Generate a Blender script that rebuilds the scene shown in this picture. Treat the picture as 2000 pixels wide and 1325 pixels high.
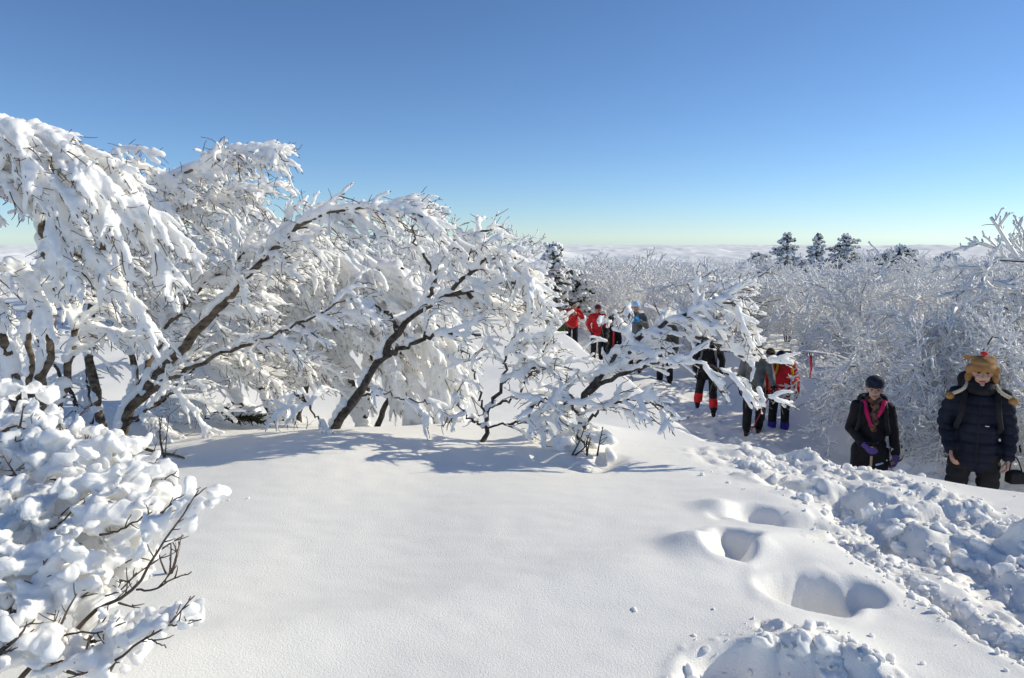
import bpy, math, random
import numpy as np
from mathutils import Vector

# ------------------------------------------------------------------ scene, camera, light
S = bpy.context.scene
for o in list(bpy.data.objects):
    bpy.data.objects.remove(o)
C = S.collection
F = 1400.0                       # focal length in photograph pixels (2000 wide)
PITCH = math.radians(8.05)
cam_data = bpy.data.cameras.new('camera')
cam_data.sensor_width = 36.0
cam_data.lens = F / 2000.0 * 36.0
cam_data.clip_start = 0.05
cam_data.clip_end = 200000.0
cam = bpy.data.objects.new('camera', cam_data)
cam.location = (0, 0, 0)
cam.rotation_euler = (math.pi / 2 - PITCH, 0, 0)
C.objects.link(cam)
S.camera = cam

SUN_EL = math.radians(29.0)
SUN_AZ = math.radians(76.0)      # clockwise from the viewing direction
world = bpy.data.worlds.new('World')
S.world = world
world.use_nodes = True
wn = world.node_tree
bgn = wn.nodes['Background']
sky = wn.nodes.new('ShaderNodeTexSky')
sky.sky_type = 'NISHITA'
sky.sun_disc = False
sky.sun_elevation = SUN_EL
sky.sun_rotation = SUN_AZ
sky.altitude = 1700
sky.air_density = 0.9
sky.dust_density = 0.0
sky.ozone_density = 3.5
tint = wn.nodes.new('ShaderNodeVectorMath')          # clear high-mountain air: a little less red, more blue
tint.operation = 'MULTIPLY'
tint.inputs[1].default_value = (0.88, 1.01, 1.14)
wn.links.new(sky.outputs['Color'], tint.inputs[0])
wn.links.new(tint.outputs[0], bgn.inputs['Color'])
bgn.inputs['Strength'].default_value = 0.094
sl = bpy.data.lights.new('sun', 'SUN')
sl.energy = 3.6
sl.angle = math.radians(0.5)
sl.color = (1.0, 0.92, 0.72)
sun = bpy.data.objects.new('sun', sl)
sdir = Vector((math.sin(SUN_AZ) * math.cos(SUN_EL), math.cos(SUN_AZ) * math.cos(SUN_EL), math.sin(SUN_EL)))
sun.rotation_euler = sdir.to_track_quat('Z', 'Y').to_euler()
sun.location = (20, 5, 20)
C.objects.link(sun)
S.view_settings.view_transform = 'Standard'
S.view_settings.look = 'None'
S.view_settings.exposure = 0.25
S.view_settings.gamma = 1.0
S.render.engine = 'CYCLES'
S.cycles.max_bounces = 12
S.cycles.diffuse_bounces = 9
S.cycles.use_denoising = True

# ------------------------------------------------------------------ helpers
RNG = np.random.default_rng(11)


def P(u, v, d):
    """the point the photograph shows at (u, v) if it stands d metres ahead"""
    cx, cy = (u - 1000.0) / F, (662.5 - v) / F
    cp, sp = math.cos(PITCH), math.sin(PITCH)
    ry, rz = cp + cy * sp, -sp + cy * cp
    return np.array([cx / ry * d, d, rz / ry * d])


def PP(lst):
    return np.array([P(*a) for a in lst])


def _hash(ix, iy, iz, seed):
    h = (ix.astype(np.int64) * 374761393 + iy.astype(np.int64) * 668265263 + iz.astype(np.int64) * 2147483647 + seed * 974711) & 0xffffffff
    h = ((h ^ (h >> 13)) * 1274126177) & 0xffffffff
    h = ((h ^ (h >> 16)) * 2246822519) & 0xffffffff
    return ((h ^ (h >> 15)) & 0xffffff) / float(0xffffff)


def vnoise(p, scale, seed=0):
    """smooth value noise, -1..1, p is (N,3)"""
    q = p / scale
    i = np.floor(q)
    f = q - i
    f = f * f * f * (f * (f * 6 - 15) + 10)
    i = i.astype(np.int64)
    out = 0
    for dx in (0, 1):
        for dy in (0, 1):
            for dz in (0, 1):
                w = (f[:, 0] if dx else 1 - f[:, 0]) * (f[:, 1] if dy else 1 - f[:, 1]) * (f[:, 2] if dz else 1 - f[:, 2])
                out = out + w * _hash(i[:, 0] + dx, i[:, 1] + dy, i[:, 2] + dz, seed)
    return out * 2 - 1


def fbm(p, scale, octs=4, seed=0, gain=0.5):
    out, a, tot = 0, 1.0, 0
    for k in range(octs):
        out = out + a * vnoise(p + 17.3 * k, scale / 2 ** k, seed + k)
        tot += a
        a *= gain
    return out / tot


def mesh_arrays(name, verts, quads, caps=None, tris=None, smooth=True):
    me = bpy.data.meshes.new(name)
    verts = np.asarray(verts, dtype=np.float32)
    me.vertices.add(len(verts))
    me.vertices.foreach_set('co', verts.ravel())
    loops, starts, c = [], [], 0
    for arr in (quads, caps, tris):
        if arr is None or len(arr) == 0:
            continue
        arr = np.asarray(arr, dtype=np.int32)
        n, k = arr.shape
        loops.append(arr.ravel())
        starts.append(c + np.arange(n) * k)
        c += n * k
    loops = np.concatenate(loops)
    starts = np.concatenate(starts).astype(np.int32)
    me.loops.add(len(loops))
    me.loops.foreach_set('vertex_index', loops.astype(np.int32))
    me.polygons.add(len(starts))
    me.polygons.foreach_set('loop_start', starts)
    me.polygons.foreach_set('use_smooth', np.full(len(starts), smooth))
    me.update(calc_edges=True)
    return me


def norm(v):
    return v / np.maximum(np.linalg.norm(v, axis=-1, keepdims=True), 1e-9)


class Geo:
    """collects tubes, capsules and ellipsoids into one mesh"""

    def __init__(self):
        self.v, self.q, self.c, self.t, self.n = [], [], {}, [], 0

    def tubes(self, polys, rad, sides=6, squash=None, closed=True):
        polys = np.asarray(polys, float)
        rad = np.asarray(rad, float)
        if polys.ndim == 2:
            polys, rad = polys[None], rad[None]
        N, K, _ = polys.shape
        if N == 0:
            return
        t = norm(np.gradient(polys, axis=1))
        mean = np.abs(norm(polys[:, -1] - polys[:, 0]))
        mean[:, 2] *= 0.8
        ax = np.argmin(mean, axis=1)
        ref = np.zeros((N, 3))
        ref[np.arange(N), ax] = 1
        ref = np.repeat(ref[:, None, :], K, axis=1)
        e1 = norm(np.cross(t, ref))
        e2 = norm(np.cross(e1, t))
        a = np.arange(sides) / sides * 2 * math.pi
        ring = e1[:, :, None, :] * np.cos(a)[None, None, :, None] + e2[:, :, None, :] * np.sin(a)[None, None, :, None]
        if squash is not None:
            ring = ring * np.array(squash)
        v = polys[:, :, None, :] + ring * rad[:, :, None, None]
        self.v.append(v.reshape(-1, 3))
        base = self.n + np.arange(N)[:, None, None] * (K * sides)
        k = np.arange(K - 1)[None, :, None] * sides
        s = np.arange(sides)[None, None, :]
        s2 = (s + 1) % sides
        q = np.stack([base + k + s, base + k + sides + s, base + k + sides + s2, base + k + s2], -1).reshape(-1, 4)
        self.q.append(q)
        if closed:
            b = self.n + np.arange(N)[:, None] * (K * sides)
            c0 = b + np.arange(sides)[None, :]
            c1 = b + (K - 1) * sides + np.arange(sides)[None, ::-1]
            self.c.setdefault(sides, []).extend([c0, c1])
        self.n += N * K * sides

    def capsule(self, p0, p1, r0, r1=None, sides=14, squash=None):
        r1 = r0 if r1 is None else r1
        p0, p1 = np.array(p0, float), np.array(p1, float)
        d = norm(p1 - p0)
        pts, rr = [], []
        for a in (-1.0, -0.92, -0.7, -0.38, 0):
            pts.append(p0 + d * a * r0)
            rr.append(max(r0 * math.sqrt(max(0, 1 - a * a)), r0 * 0.05))
        for a in (0, 0.38, 0.7, 0.92, 1.0):
            pts.append(p1 + d * a * r1)
            rr.append(max(r1 * math.sqrt(max(0, 1 - a * a)), r1 * 0.05))
        self.tubes(np.array(pts), np.array(rr), sides, squash)

    def chain(self, pts, rads, sides=14):
        for i in range(len(pts) - 1):
            self.capsule(pts[i], pts[i + 1], rads[i], rads[i + 1], sides)

    def ellipsoid(self, c, r, tilt=None, seg=18, rings=11):
        c = np.array(c, float)
        th = np.linspace(0.06, math.pi - 0.06, rings)
        ph = np.arange(seg) / seg * 2 * math.pi
        v = np.stack([np.sin(th)[:, None] * np.cos(ph)[None], np.sin(th)[:, None] * np.sin(ph)[None], np.cos(th)[:, None] * np.ones(seg)[None]], -1)
        v = v.reshape(-1, 3) * np.array(r, float)
        if tilt is not None:
            v = v @ tilt.T
        self.v.append(v + c)
        k = np.arange(rings - 1)[:, None] * seg
        s = np.arange(seg)[None]
        s2 = (s + 1) % seg
        b = self.n
        self.q.append(np.stack([b + k + s, b + k + seg + s, b + k + seg + s2, b + k + s2], -1).reshape(-1, 4))
        self.c.setdefault(seg, []).extend([b + np.arange(seg)[None], b + (rings - 1) * seg + np.arange(seg)[None, ::-1]])
        self.n += rings * seg

    def box(self, c, s, R=None):
        v = np.array([[x, y, z] for x in (-1, 1) for y in (-1, 1) for z in (-1, 1)], float) * np.array(s) / 2
        if R is not None:
            v = v @ R.T
        b = self.n
        self.v.append(v + np.array(c))
        self.q.append(b + np.array([[0, 1, 3, 2], [4, 6, 7, 5], [0, 4, 5, 1], [2, 3, 7, 6], [0, 2, 6, 4], [1, 5, 7, 3]]))
        self.n += 8

    def verts(self):
        return np.concatenate(self.v)

    def mesh(self, name='mesh', smooth=True, xf=None):
        v = self.verts()
        if xf is not None:
            v = xf(v)
        me = bpy.data.meshes.new(name)
        v = v.astype(np.float32)
        me.vertices.add(len(v))
        me.vertices.foreach_set('co', v.ravel())
        arrs = [np.concatenate(self.q)] if self.q else []
        for k, l in self.c.items():
            arrs.append(np.concatenate(l))
        loops, starts, c = [], [], 0
        for arr in arrs:
            n, k = arr.shape
            loops.append(arr.ravel())
            starts.append(c + np.arange(n) * k)
            c += n * k
        loops = np.concatenate(loops).astype(np.int32)
        starts = np.concatenate(starts).astype(np.int32)
        me.loops.add(len(loops))
        me.loops.foreach_set('vertex_index', loops)
        me.polygons.add(len(starts))
        me.polygons.foreach_set('loop_start', starts)
        me.polygons.foreach_set('use_smooth', np.full(len(starts), smooth))
        me.update(calc_edges=True)
        return me


def fuse(geo, voxel, smooth_it=3, disp=None, name='mesh'):
    """union of all shapes in geo as one continuous surface"""
    me = geo.mesh('tmp')
    ob = bpy.data.objects.new('tmp', me)
    C.objects.link(ob)
    m = ob.modifiers.new('r', 'REMESH')
    m.mode = 'VOXEL'
    m.voxel_size = voxel
    m.use_smooth_shade = True
    if smooth_it:
        s = ob.modifiers.new('s', 'SMOOTH')
        s.factor = 0.5
        s.iterations = smooth_it
    dg = bpy.context.evaluated_depsgraph_get()
    out = bpy.data.meshes.new_from_object(ob.evaluated_get(dg))
    bpy.data.objects.remove(ob)
    bpy.data.meshes.remove(me)
    out.name = name
    out.polygons.foreach_set('use_smooth', np.full(len(out.polygons), True))
    if disp is not None and len(out.vertices):
        n = len(out.vertices)
        co = np.empty(n * 3, np.float32)
        no = np.empty(n * 3, np.float32)
        out.vertices.foreach_get('co', co)
        out.vertex_normals.foreach_get('vector', no)
        co, no = co.reshape(-1, 3).astype(float), no.reshape(-1, 3)
        co2 = disp(co, no)
        out.vertices.foreach_set('co', co2.astype(np.float32).ravel())
        out.update()
    return out


def thing(name, label, cat, loc=(0, 0, 0), group=None, rotz=0):
    o = bpy.data.objects.new(name, None)
    C.objects.link(o)
    o.empty_display_size = 0.2
    o.location = tuple(float(a) for a in loc)
    o.rotation_euler = (0, 0, rotz)
    o['label'] = label
    o['category'] = cat
    if group:
        o['group'] = group
    return o


def part(name, me, mat, parent=None, label=None):
    """me is in world space when the parent has a plain location; shift it to the parent's origin"""
    o = bpy.data.objects.new(name, me)
    C.objects.link(o)
    if mat is not None:
        me.materials.clear()
        me.materials.append(mat)
    if parent is not None:
        o.parent = parent
    if label:
        o['label'] = label
    return o


def recentre(me, origin):
    n = len(me.vertices)
    co = np.empty(n * 3, np.float32)
    me.vertices.foreach_get('co', co)
    co = co.reshape(-1, 3) - np.array(origin, np.float32)
    me.vertices.foreach_set('co', co.ravel())
    me.update()
    return me


# ------------------------------------------------------------------ materials
def principled(name, color, rough=0.8, spec=0.2):
    m = bpy.data.materials.new(name)
    m.use_nodes = True
    b = m.node_tree.nodes['Principled BSDF']
    b.inputs['Base Color'].default_value = (*color, 1)
    b.inputs['Roughness'].default_value = rough
    b.inputs['Specular IOR Level'].default_value = spec
    return m, b


def noisy(name, c1, c2, scale=8, rough=0.85, bump=0.0, bscale=None, spec=0.2, detail=4, dist=0.01, stretch=None):
    m, b = principled(name, c1, rough, spec)
    t = m.node_tree
    tc = t.nodes.new('ShaderNodeTexCoord')
    mp = t.nodes.new('ShaderNodeMapping')
    if stretch:
        mp.inputs['Scale'].default_value = stretch
    t.links.new(tc.outputs['Object'], mp.inputs['Vector'])
    n = t.nodes.new('ShaderNodeTexNoise')
    n.inputs['Scale'].default_value = scale
    n.inputs['Detail'].default_value = detail
    t.links.new(mp.outputs['Vector'], n.inputs['Vector'])
    r = t.nodes.new('ShaderNodeValToRGB')
    r.color_ramp.elements[0].position = 0.35
    r.color_ramp.elements[1].position = 0.65
    r.color_ramp.elements[0].color = (*c1, 1)
    r.color_ramp.elements[1].color = (*c2, 1)
    t.links.new(n.outputs['Fac'], r.inputs['Fac'])
    t.links.new(r.outputs['Color'], b.inputs['Base Color'])
    if bump:
        n2 = t.nodes.new('ShaderNodeTexNoise')
        n2.inputs['Scale'].default_value = bscale or scale * 3
        n2.inputs['Detail'].default_value = 5
        t.links.new(mp.outputs['Vector'], n2.inputs['Vector'])
        bp = t.nodes.new('ShaderNodeBump')
        bp.inputs['Strength'].default_value = bump
        bp.inputs['Distance'].default_value = dist
        t.links.new(n2.outputs['Fac'], bp.inputs['Height'])
        t.links.new(bp.outputs['Normal'], b.inputs['Normal'])
    return m


M_SNOW = noisy('snow_on_branches', (0.94, 0.925, 0.895), (0.95, 0.94, 0.91), 6, 0.6, 0.5, 45, dist=0.006)
M_FAT = noisy('fresh_snow', (0.94, 0.925, 0.895), (0.95, 0.94, 0.91), 6, 0.6, 0.45, 90, dist=0.004)
M_FROST = noisy('rime_frost', (0.93, 0.93, 0.93), (0.97, 0.965, 0.96), 5, 0.5)
for _m, _r in ((M_SNOW, 0.07), (M_FAT, 0.04)):
    _q = _m.node_tree.nodes['Principled BSDF']
    _q.inputs['Subsurface Weight'].default_value = 0.75
    _q.inputs['Subsurface Radius'].default_value = (1.0, 0.95, 0.9)
    _q.inputs['Subsurface Scale'].default_value = _r
M_BARK = noisy('dark_bark', (0.045, 0.036, 0.030), (0.12, 0.10, 0.085), 30, 0.9, 0.8, 60, dist=0.008)
M_BARK_TAN = noisy('tan_bark', (0.06, 0.046, 0.034), (0.21, 0.165, 0.12), 14, 0.85, 0.8, 40, dist=0.01, stretch=(1, 1, 2))
M_TWIG = noisy('twig_bark', (0.08, 0.058, 0.045), (0.17, 0.125, 0.10), 20, 0.85)
M_FIR = noisy('fir_needles', (0.035, 0.05, 0.04), (0.09, 0.11, 0.09), 3, 0.8)

_t = M_FROST.node_tree          # rime lets some of the light from behind through
_tr = _t.nodes.new('ShaderNodeBsdfTranslucent')
_tr.inputs['Color'].default_value = (0.95, 0.95, 0.94, 1)
_mx = _t.nodes.new('ShaderNodeMixShader')
_mx.inputs['Fac'].default_value = 0.12
_t.links.new(_t.nodes['Principled BSDF'].outputs[0], _mx.inputs[1])
_t.links.new(_tr.outputs[0], _mx.inputs[2])
_t.links.new(_mx.outputs[0], _t.nodes['Material Output'].inputs['Surface'])

# ground snow: fine wind-packed grain in the bump
M_GROUND, _b = principled('snow_ground', (0.94, 0.925, 0.895), 0.55, 0.25)
_t = M_GROUND.node_tree
_tc = _t.nodes.new('ShaderNodeTexCoord')
_n1 = _t.nodes.new('ShaderNodeTexNoise')
_n1.inputs['Scale'].default_value = 110
_n1.inputs['Detail'].default_value = 6
_n1.inputs['Roughness'].default_value = 0.7
_t.links.new(_tc.outputs['Object'], _n1.inputs['Vector'])
_n2 = _t.nodes.new('ShaderNodeTexNoise')
_n2.inputs['Scale'].default_value = 170
_n2.inputs['Detail'].default_value = 3
_t.links.new(_tc.outputs['Object'], _n2.inputs['Vector'])
_add = _t.nodes.new('ShaderNodeMath')
_add.operation = 'MULTIPLY_ADD'
_add.inputs[1].default_value = 0.45
_t.links.new(_n2.outputs['Fac'], _add.inputs[0])
_t.links.new(_n1.outputs['Fac'], _add.inputs[2])
_bp = _t.nodes.new('ShaderNodeBump')
_bp.inputs['Strength'].default_value = 0.6
_bp.inputs['Distance'].default_value = 0.008
_t.links.new(_add.outputs[0], _bp.inputs['Height'])
_t.links.new(_bp.outputs['Normal'], _b.inputs['Normal'])

M_CLOUD = noisy('cloud_tops', (0.84, 0.86, 0.88), (0.95, 0.95, 0.95), 0.0006, 1.0, spec=0.0, detail=6)

# ------------------------------------------------------------------ terrain
BANK = np.array([[9.0, -1.5], [7.2, 1.0], [5.4, 3.1], [4.25, 4.25], [3.55, 4.95], [2.65, 5.75], [1.95, 6.5], [2.0, 7.4], [2.2, 8.6], [2.15, 10.5],
                 [1.9, 13.5], [1.5, 17.0], [0.6, 20.0], [-3.0, 24.0]])     # left bank of the trodden trail


def seg_dist(x, y, path):
    """unsigned distance, side (+ = right of travel) and arc position to a polyline"""
    best = np.full(x.shape, 1e9)
    side = np.zeros(x.shape)
    pos = np.zeros(x.shape)
    for i in range(len(path) - 1):
        ax, ay = path[i]
        bx, by = path[i + 1]
        dx, dy = bx - ax, by - ay
        L2 = dx * dx + dy * dy
        t = np.clip(((x - ax) * dx + (y - ay) * dy) / L2, 0, 1)
        px, py = ax + t * dx, ay + t * dy
        d = np.hypot(x - px, y - py)
        cr = (x - ax) * dy - (y - ay) * dx
        m = d < best - 1e-9
        best = np.where(m, d, best)
        side = np.where(m, np.sign(cr), side)
        pos = np.where(m, i + t, pos)
    return best, side, pos


def sstep(a, b, x):
    t = np.clip((x - a) / (b - a), 0, 1)
    return t * t * (3 - 2 * t)


def bank_level(x, y):
    """the smooth top of the snow bank the camera stands on"""
    yc = np.clip(y, 0, 8)
    return -1.635 - 0.10 * (np.sqrt((yc - 4.6) ** 2 + 0.3) + yc - 4.6) * 0.5 - 0.022 * (np.sqrt((x - 0.4) ** 2 + 0.3) + (x - 0.4)) * 0.5


def G(u, v, z=-1.72):
    """world x, y where the photograph's (u, v) meets a level z"""
    cx, cy = (u - 1000.0) / F, (662.5 - v) / F
    cp, sp = math.cos(PITCH), math.sin(PITCH)
    rx, ry, rz = cx, cp + cy * sp, -sp + cy * cp
    k = z / rz
    for _ in range(12):
        k = 0.5 * k + 0.5 * bank_level(rx * k, ry * k) / rz
    return (rx * k, ry * k)


def gpath(l, z=-1.68):
    return np.array([G(u, v, z) for u, v in l])


def p_skew(p):
    """long low wind drifts lying across the slope"""
    return np.stack([(p[:, 0] * 0.9 + p[:, 1] * 0.35) * 0.45, p[:, 1] * 1.5 - p[:, 0] * 0.5, p[:, 2]], -1)


HOLES = [  # path, radius, depth, edge softness
    (gpath([(1560, 1152), (1600, 1150)], -1.63), 0.125, 0.20, 0.016),
    (gpath([(1600, 1148), (1680, 1142)], -1.63), 0.085, 0.15, 0.02),
    (gpath([(1420, 1078), (1440, 1055)], -1.65), 0.10, 0.19, 0.02),
    (gpath([(1475, 1003), (1525, 1012), (1600, 1014)], -1.66), 0.115, 0.11, 0.022),
    (gpath([(1405, 1006), (1412, 1004)], -1.66), 0.035, 0.03, 0.015),
    (gpath([(1602, 997), (1612, 997)], -1.66), 0.05, 0.04, 0.02),
    (gpath([(1640, 1035), (1700, 1080), (1780, 1125), (1850, 1165), (1930, 1225), (2060, 1310)], -1.66), 0.045, 0.075, 0.02),
    (gpath([(1650, 995), (1700, 1035), (1720, 1045)], -1.66), 0.10, 0.10, 0.025),
    (gpath([(1530, 935), (1600, 965), (1660, 975)], -1.70), 0.13, 0.13, 0.03),
    (gpath([(1720, 1010), (1770, 1040), (1810, 1075)], -1.68), 0.10, 0.14, 0.03),
    (gpath([(1880, 1060), (1930, 1120), (2080, 1210)], -1.66), 0.13, 0.15, 0.035),
    (gpath([(1640, 960), (1660, 985)], -1.68), 0.07, 0.10, 0.02),
    (gpath([(1480, 1050), (1478, 1048)], -1.65), 0.03, 0.02, 0.02),
    (gpath([(1470, 1330), (1620, 1345)], -1.60), 0.22, 0.24, 0.03),
    (gpath([(1060, 890), (1150, 905), (1190, 890)], -1.80), 0.10, 0.10, 0.04),
]
HUMPS = [  # u, v, z level, radius, height
    (1345, 1072, -1.64, 0.13, 0.055), (1400, 990, -1.66, 0.12, 0.05), (1300, 1095, -1.64, 0.2, -0.02),
    (1480, 1075, -1.64, 0.10, 0.03), (1640, 1100, -1.63, 0.25, 0.035), (1520, 975, -1.68, 0.22, 0.02),
    (1500, 1190, -1.62, 0.22, 0.02), (1500, 1265, -1.6, 0.13, 0.05), (1620, 1255, -1.6, 0.20, 0.06), (1420, 1290, -1.6, 0.12, 0.05),
    (1140, 850, -1.84, 0.42, 0.10), (640, 885, -1.84, 0.5, 0.02), (1750, 960, -1.72, 0.35, 0.07),
]
ROUGH = [  # path, width, amplitude of the lumps
    (gpath([(1460, 890), (1560, 930), (1680, 975), (1800, 1010), (1920, 1075), (2100, 1190)], -1.70), 0.34, 0.055),
    (gpath([(1560, 875), (1700, 935), (1850, 985), (2050, 1060)], -1.74), 0.16, 0.07),
    (gpath([(1640, 1035), (1780, 1120), (1930, 1210), (2060, 1300)], -1.66), 0.07, 0.05),
    (gpath([(1410, 1305), (1480, 1285), (1560, 1290), (1650, 1300), (1700, 1330)], -1.60), 0.13, 0.05),
    (gpath([(1500, 1228), (1506, 1226)], -1.60), 0.05, 0.07),
    (gpath([(1410, 838), (1480, 855), (1640, 893)], -1.78), 0.07, 0.05),
]


def H(x, y, fine=True):
    x = np.atleast_1d(np.asarray(x, float))
    y = np.atleast_1d(np.asarray(y, float))
    p = np.stack([x, y, np.zeros_like(x)], -1)
    d, side, pos = seg_dist(x, y, BANK)
    sd = d * side                                   # + on the trail side
    bank = bank_level(np.clip(x, -8, 5), y)
    bank = bank - 0.25 * sstep(6.4, 9.5, y) - 0.05 * sstep(9, 16, y)
    bank = bank + 0.10 * np.exp(-((y - 6.3) / 0.9) ** 2) * sstep(-4.5, -1, x) * 0.6
    bank = bank - 0.25 * sstep(-1.5, -4.5, x) * sstep(7.5, 4.5, y) * 0.35 + 0.25 * sstep(-2, -6, x) * sstep(7, 9, y)
    bank = bank + 0.045 * vnoise(p, 1.9, 5) + 0.02 * vnoise(p, 0.8, 8)
    trail = -2.95 - 0.70 * sstep(6.8, 11.5, y) + 0.05 * sstep(14, 24, y)
    trail = trail + 0.05 * fbm(p, 0.6, 3, 31)
    wid = 1.9 + 1.7 * sstep(8, 12, y)
    trail = trail + 0.30 * np.exp(-((x - 2.95) ** 2 + (y - 17.4) ** 2) / 1.2)
    right = trail + 0.55 * sstep(wid, wid + 1.3, sd) + 0.12 * vnoise(p, 2.3, 3)
    edge = 0.06 * fbm(p, 0.9, 3, 9)
    w = sstep(-0.25, 0.8, sd + edge)
    h = bank * (1 - w) + right * w
    # far mountain top, then the long fall under the clouds
    r = np.hypot(x, y)
    far = -3.9 + 0.35 * vnoise(p, 16.0, 14) + 0.5 * sstep(0.12, 0.5, x / (y + 1e-3)) * (y > 0) + 1.9 * np.exp(-((x + 14) / 12) ** 2 - ((y - 36) / 16) ** 2)
    wf = sstep(20, 34, r)
    h = h * (1 - wf) + far * wf
    h = h - 0.9 * sstep(60, 90, r) - 0.28 * np.maximum(r - 86, 0)
    h = np.maximum(h, -620)
    if not fine:
        return h
    near = (r < 11)
    if near.any():
        xs, ys, ps = x[near], y[near], p[near]
        hh = np.zeros(xs.shape)
        warp = 0.018 * fbm(ps, 0.10, 3, 40)
        warp2 = 0.03 * vnoise(ps, 0.22, 44)
        for path, rad, dep, soft in HOLES:
            dd, _, _ = seg_dist(xs, ys, path)
            dd = dd + warp + warp2 * (rad / 0.12)
            hh = hh - 0.85 * dep / (1 + np.exp(np.clip((dd - rad * 0.93) / soft, -40, 40)))
            hh = hh + dep * 0.07 * np.exp(-((dd - rad - 0.055) / 0.05) ** 2)
        for u, v, z, rad, a in HUMPS:
            gx, gy = G(u, v, z)
            hh = hh + a * np.exp(-(((xs - gx) ** 2 + (ys - gy) ** 2) / rad ** 2))
        n1 = 1 - np.abs(vnoise(ps, 0.19, 71))
        n2 = 1 - np.abs(vnoise(ps, 0.095, 72))
        n3 = 1 - np.abs(vnoise(ps, 0.045, 73))
        lump = (np.abs(vnoise(ps, 0.24, 71)) * 1.4 + np.abs(vnoise(ps, 0.12, 72)) * 0.5 + n3 * 0.2 - 0.7)
        crumb = sstep(0.45, 0.8, vnoise(ps, 0.05, 77)) * 0.02
        for path, wd, amp in ROUGH:
            dd, _, _ = seg_dist(xs, ys, path)
            m = sstep(wd * 1.25, wd * 0.55, dd + 0.5 * wd * vnoise(ps, 0.3, 80))
            m2 = sstep(wd * 2.1, wd * 0.9, dd)
            hh = hh + m * amp * lump + m2 * crumb * 0.6
        # trampled floor of the trail
        m = sstep(0.35, 0.9, sd[near])
        hh = hh + m * (0.10 * np.abs(vnoise(ps, 0.3, 71)) + 0.05 * np.abs(vnoise(ps, 0.11, 72)) - 0.05)
        # wind-packed crust
        q = ps * np.array([1.0, 1.6, 1.0])
        hh = hh + 0.0022 * vnoise(q, 0.13, 91) + 0.004 * vnoise(p_skew(ps), 0.5, 93)
        # the soft ridge running across the slope
        dd, s_, _ = seg_dist(xs, ys, RIDGE)
        hh = hh + 0.045 * np.exp(-(dd / 0.22) ** 2) * np.where(s_ > 0, 1, 1) - 0.05 * sstep(0, 0.8, dd * s_) * sstep(2.2, 0.8, dd)
        h[near] = h[near] + hh
    mid = (r >= 11) & (r < 32)
    if mid.any():
        ps = p[mid]
        m = sstep(0.2, 0.9, sd[mid]) * sstep(3.4, 2.2, sd[mid])
        h[mid] = h[mid] + m * (0.10 * (1 - np.abs(vnoise(ps, 0.3, 71))) - 0.05) + 0.04 * fbm(ps, 1.2, 3, 6)
    return h


RIDGE = gpath([(250, 1315), (600, 1235), (950, 1160), (1250, 1105), (1500, 1060)], -1.66)


def hz(x, y):
    return float(H(x, y)[0])


def build_ground():
    rings = [0.35]
    while rings[-1] < 10:
        rings.append(rings[-1] * 1.0042)
    while rings[-1] < 34:
        rings.append(rings[-1] * 1.008)
    while rings[-1] < 130:
        rings.append(rings[-1] * 1.02)
    while rings[-1] < 9000:
        rings.append(rings[-1] * 1.09)
    rings = np.array(rings)
    fine = np.arange(-48, 48, 0.21)
    coarse = np.arange(48, 312, 4.0)
    ang = np.radians(np.concatenate([fine, coarse]))
    n, m = len(rings), len(ang)
    R, A = np.meshgrid(rings, ang, indexing='ij')
    x, y = (R * np.sin(A)).ravel(), (R * np.cos(A)).ravel()
    z = H(x, y)
    v = np.stack([x, y, z], -1)
    i = np.arange(n - 1)[:, None] * m
    j = np.arange(m)[None]
    j2 = (j + 1) % m
    q = np.stack([i + j, i + m + j, i + m + j2, i + j2], -1).reshape(-1, 4)[:, ::-1]
    cz = np.array([[0, 0, z[:m].mean()]])
    v = np.concatenate([v, cz])
    c = n * m
    tr = np.stack([np.full(m, c), np.arange(m), (np.arange(m) + 1) % m], -1)[:, ::-1]
    me = mesh_arrays('snow_ground', v, q, tris=tr)
    o = part('snow_ground', me, M_GROUND)
    o['kind'] = 'structure'
    return o


def build_clouds():
    rings = np.geomspace(900, 120000, 520)
    ang = np.radians(np.concatenate([np.arange(-50, 50, 0.16), np.arange(50, 310, 5.0)]))
    n, m = len(rings), len(ang)
    R, A = np.meshgrid(rings, ang, indexing='ij')
    x, y = (R * np.sin(A)).ravel(), (R * np.cos(A)).ravel()
    p = np.stack([x, y, np.zeros_like(x)], -1)
    r = R.ravel()
    big = fbm(p, 5200, 4, 201)
    bil = 1 - np.abs(vnoise(p, 900, 211))
    bil2 = 1 - np.abs(vnoise(p, 380, 212))
    z = -480 + 150 * big + 100 * np.abs(vnoise(p, 2600, 215)) + 60 * bil ** 1.5 + 30 * bil2 - r * r / (2 * 6.37e6)
    v = np.stack([x, y, z], -1)
    i = np.arange(n - 1)[:, None] * m
    j = np.arange(m)[None]
    j2 = (j + 1) % m
    q = np.stack([i + j, i + m + j, i + m + j2, i + j2], -1).reshape(-1, 4)[:, ::-1]
    o = part('cloud_sea', mesh_arrays('cloud_sea', v, q), M_CLOUD)
    o['kind'] = 'structure'


build_ground()
build_clouds()


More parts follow.
